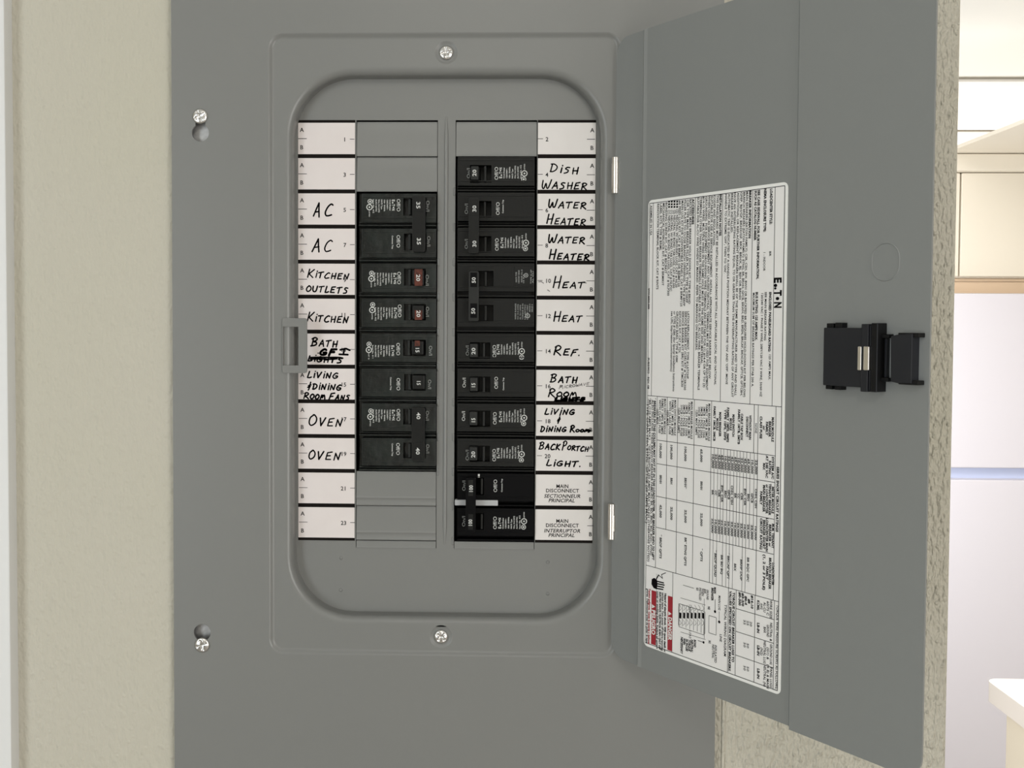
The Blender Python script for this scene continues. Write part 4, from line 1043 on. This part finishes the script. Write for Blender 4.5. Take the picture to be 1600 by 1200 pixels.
L(1101, 936, 1101, 998, .00025); L(1118, 937, 1118, 956, .00035); L(1068, 915, 1085, 920, .0003); L(1064, 935, 1103, 946, .00025); L(1064, 988, 1103, 999.5, .00025); L(1124.5, 956, 1124.5, 971, .0003)
sdot(1118, 956, .0009); sdot(1124.5, 972, .0009); sdot(1100, 1004, .0008); L(1091, 1001, 1099.5, 1004, .00035)
for s, px, ya, yb, bo in (('MAIN', 1118, 918, 928, 1), ('BREAKER', 1114, 919, 939, 1), ('MAIN LUG', 1125, 931, 954, 0), ('GROUND', 1106.5, 922, 938, 0), ('BAR', 1102.5, 921, 928, 0), ('WHEN', 1099, 920, 932, 0), ('INSTALLED', 1095, 919, 939, 0), ('G1', 1090.5, 919, 924, 1),
                          ('N2', 1108.5, 948, 953, 1), ('L O A D', 1079, 946, 958, 0), ('L O A D', 1079, 986, 998, 0), ('N1', 1109.5, 1001, 1006, 1), ('LINE', 1127, 991, 1003, 0), ('INSULATED', 1119, 1008, 1036, 0), ('NEUTRAL', 1115, 1007, 1029, 0),
                          ('BOND', 1086.5, 1000, 1012, 1), ('NEUTRAL', 1082, 1000, 1020, 1), ('TORQUE', 1078, 1000, 1018, 1), ('36 IN-LBS', 1074, 999, 1018, 1), ('WHEN', 1070, 998, 1008, 1), ('NECESSARY', 1066, 996, 1022, 1)):
    ST_(s, px, ya, yb, 3.1, bool(bo))
# hand symbol, simplified pictogram
def fill(pts, m, h=hl_+.00006):
    ls = [SZ(*p) for p in pts]; tr = tessellate_polygon([[Vector((p[0], p[1], 0)) for p in ls]]); b.add([DW3(p[0], p[1], h) for p in ls], tr, m)
fill([(1019, 906), (1023, 904), (1027, 907), (1028, 913), (1027, 922), (1022, 920), (1018.5, 914)], INK)
for i in range(4): L(1026, 909+i*3.8, 1039-abs(i-1), 912+i*3.4, .00085, INK)
L(1030, 899, 1026, 906, .0009, INK)
for p, q in (((1029, 899), (1036, 905)), ((1036, 905), (1034, 899)), ((1034, 899), (1041, 896))): L(*p, *q, .0005, INK)
zr_ = iz0+.0006
for x0_, x1_, ya, txt, yt0, yt1, tx in ((1018.3, 1025.6, 923, 'PELIGRO', 954, 993, 1021.8), (1044, 1051.4, 931.5, 'DANGER', 965, 1001, 1047.7)):
    s0_, s1_ = Sof(x0_, 960), Sof(x1_, 960); z1_ = Zof(x0_, ya)
    b.add([DW3(s0_, z1_, hl_+.00003), DW3(s1_, z1_, hl_+.00003), DW3(s1_, zr_, hl_+.00003), DW3(s0_, zr_, hl_+.00003)], [(0, 1, 2, 3)], SRED)
    ss0 = hl_; ST_(txt, tx, yt0, yt1, 5.2, True, SWHT)
    fill([(x0_+1, yt0-9), (x0_+1, yt0-2.5), (x1_-1.2, yt0-5)], SWHT, hl_+.00008)
line((Sof(1025.9, 960), ze_-.004), (Sof(1025.9, 960), iz0), .0002); 
for px, ya, yb, m, s in ((1040.5, 928, 1020, INKS, 'Hazard of electric shock. Will cause death or'), (1036.5, 927, 1018, INKM, 'serious injury. Turn power off before removing'), (1032.3, 926, 1016, INKS, 'ELECTRIC SHOCK / ELECTRICAL BURN / SHUT OFF'), (1028.4, 925, 1015, INKM, 'cover or working inside. Replace all covers'),
                         (1015.5, 921, 1008, SRED, 'Tension peligrosa. Causa la muerte o lesiones'), (1012.3, 921, 1006, INKM, 'graves. Desconecte antes de quitar la tapa')):
    ST_(s, px, ya, yb, 2.8, True, m)
sl = b.build('rating_label', door, merge=False)
sl['label'] = 'white printed data and danger label stuck upright on the door'
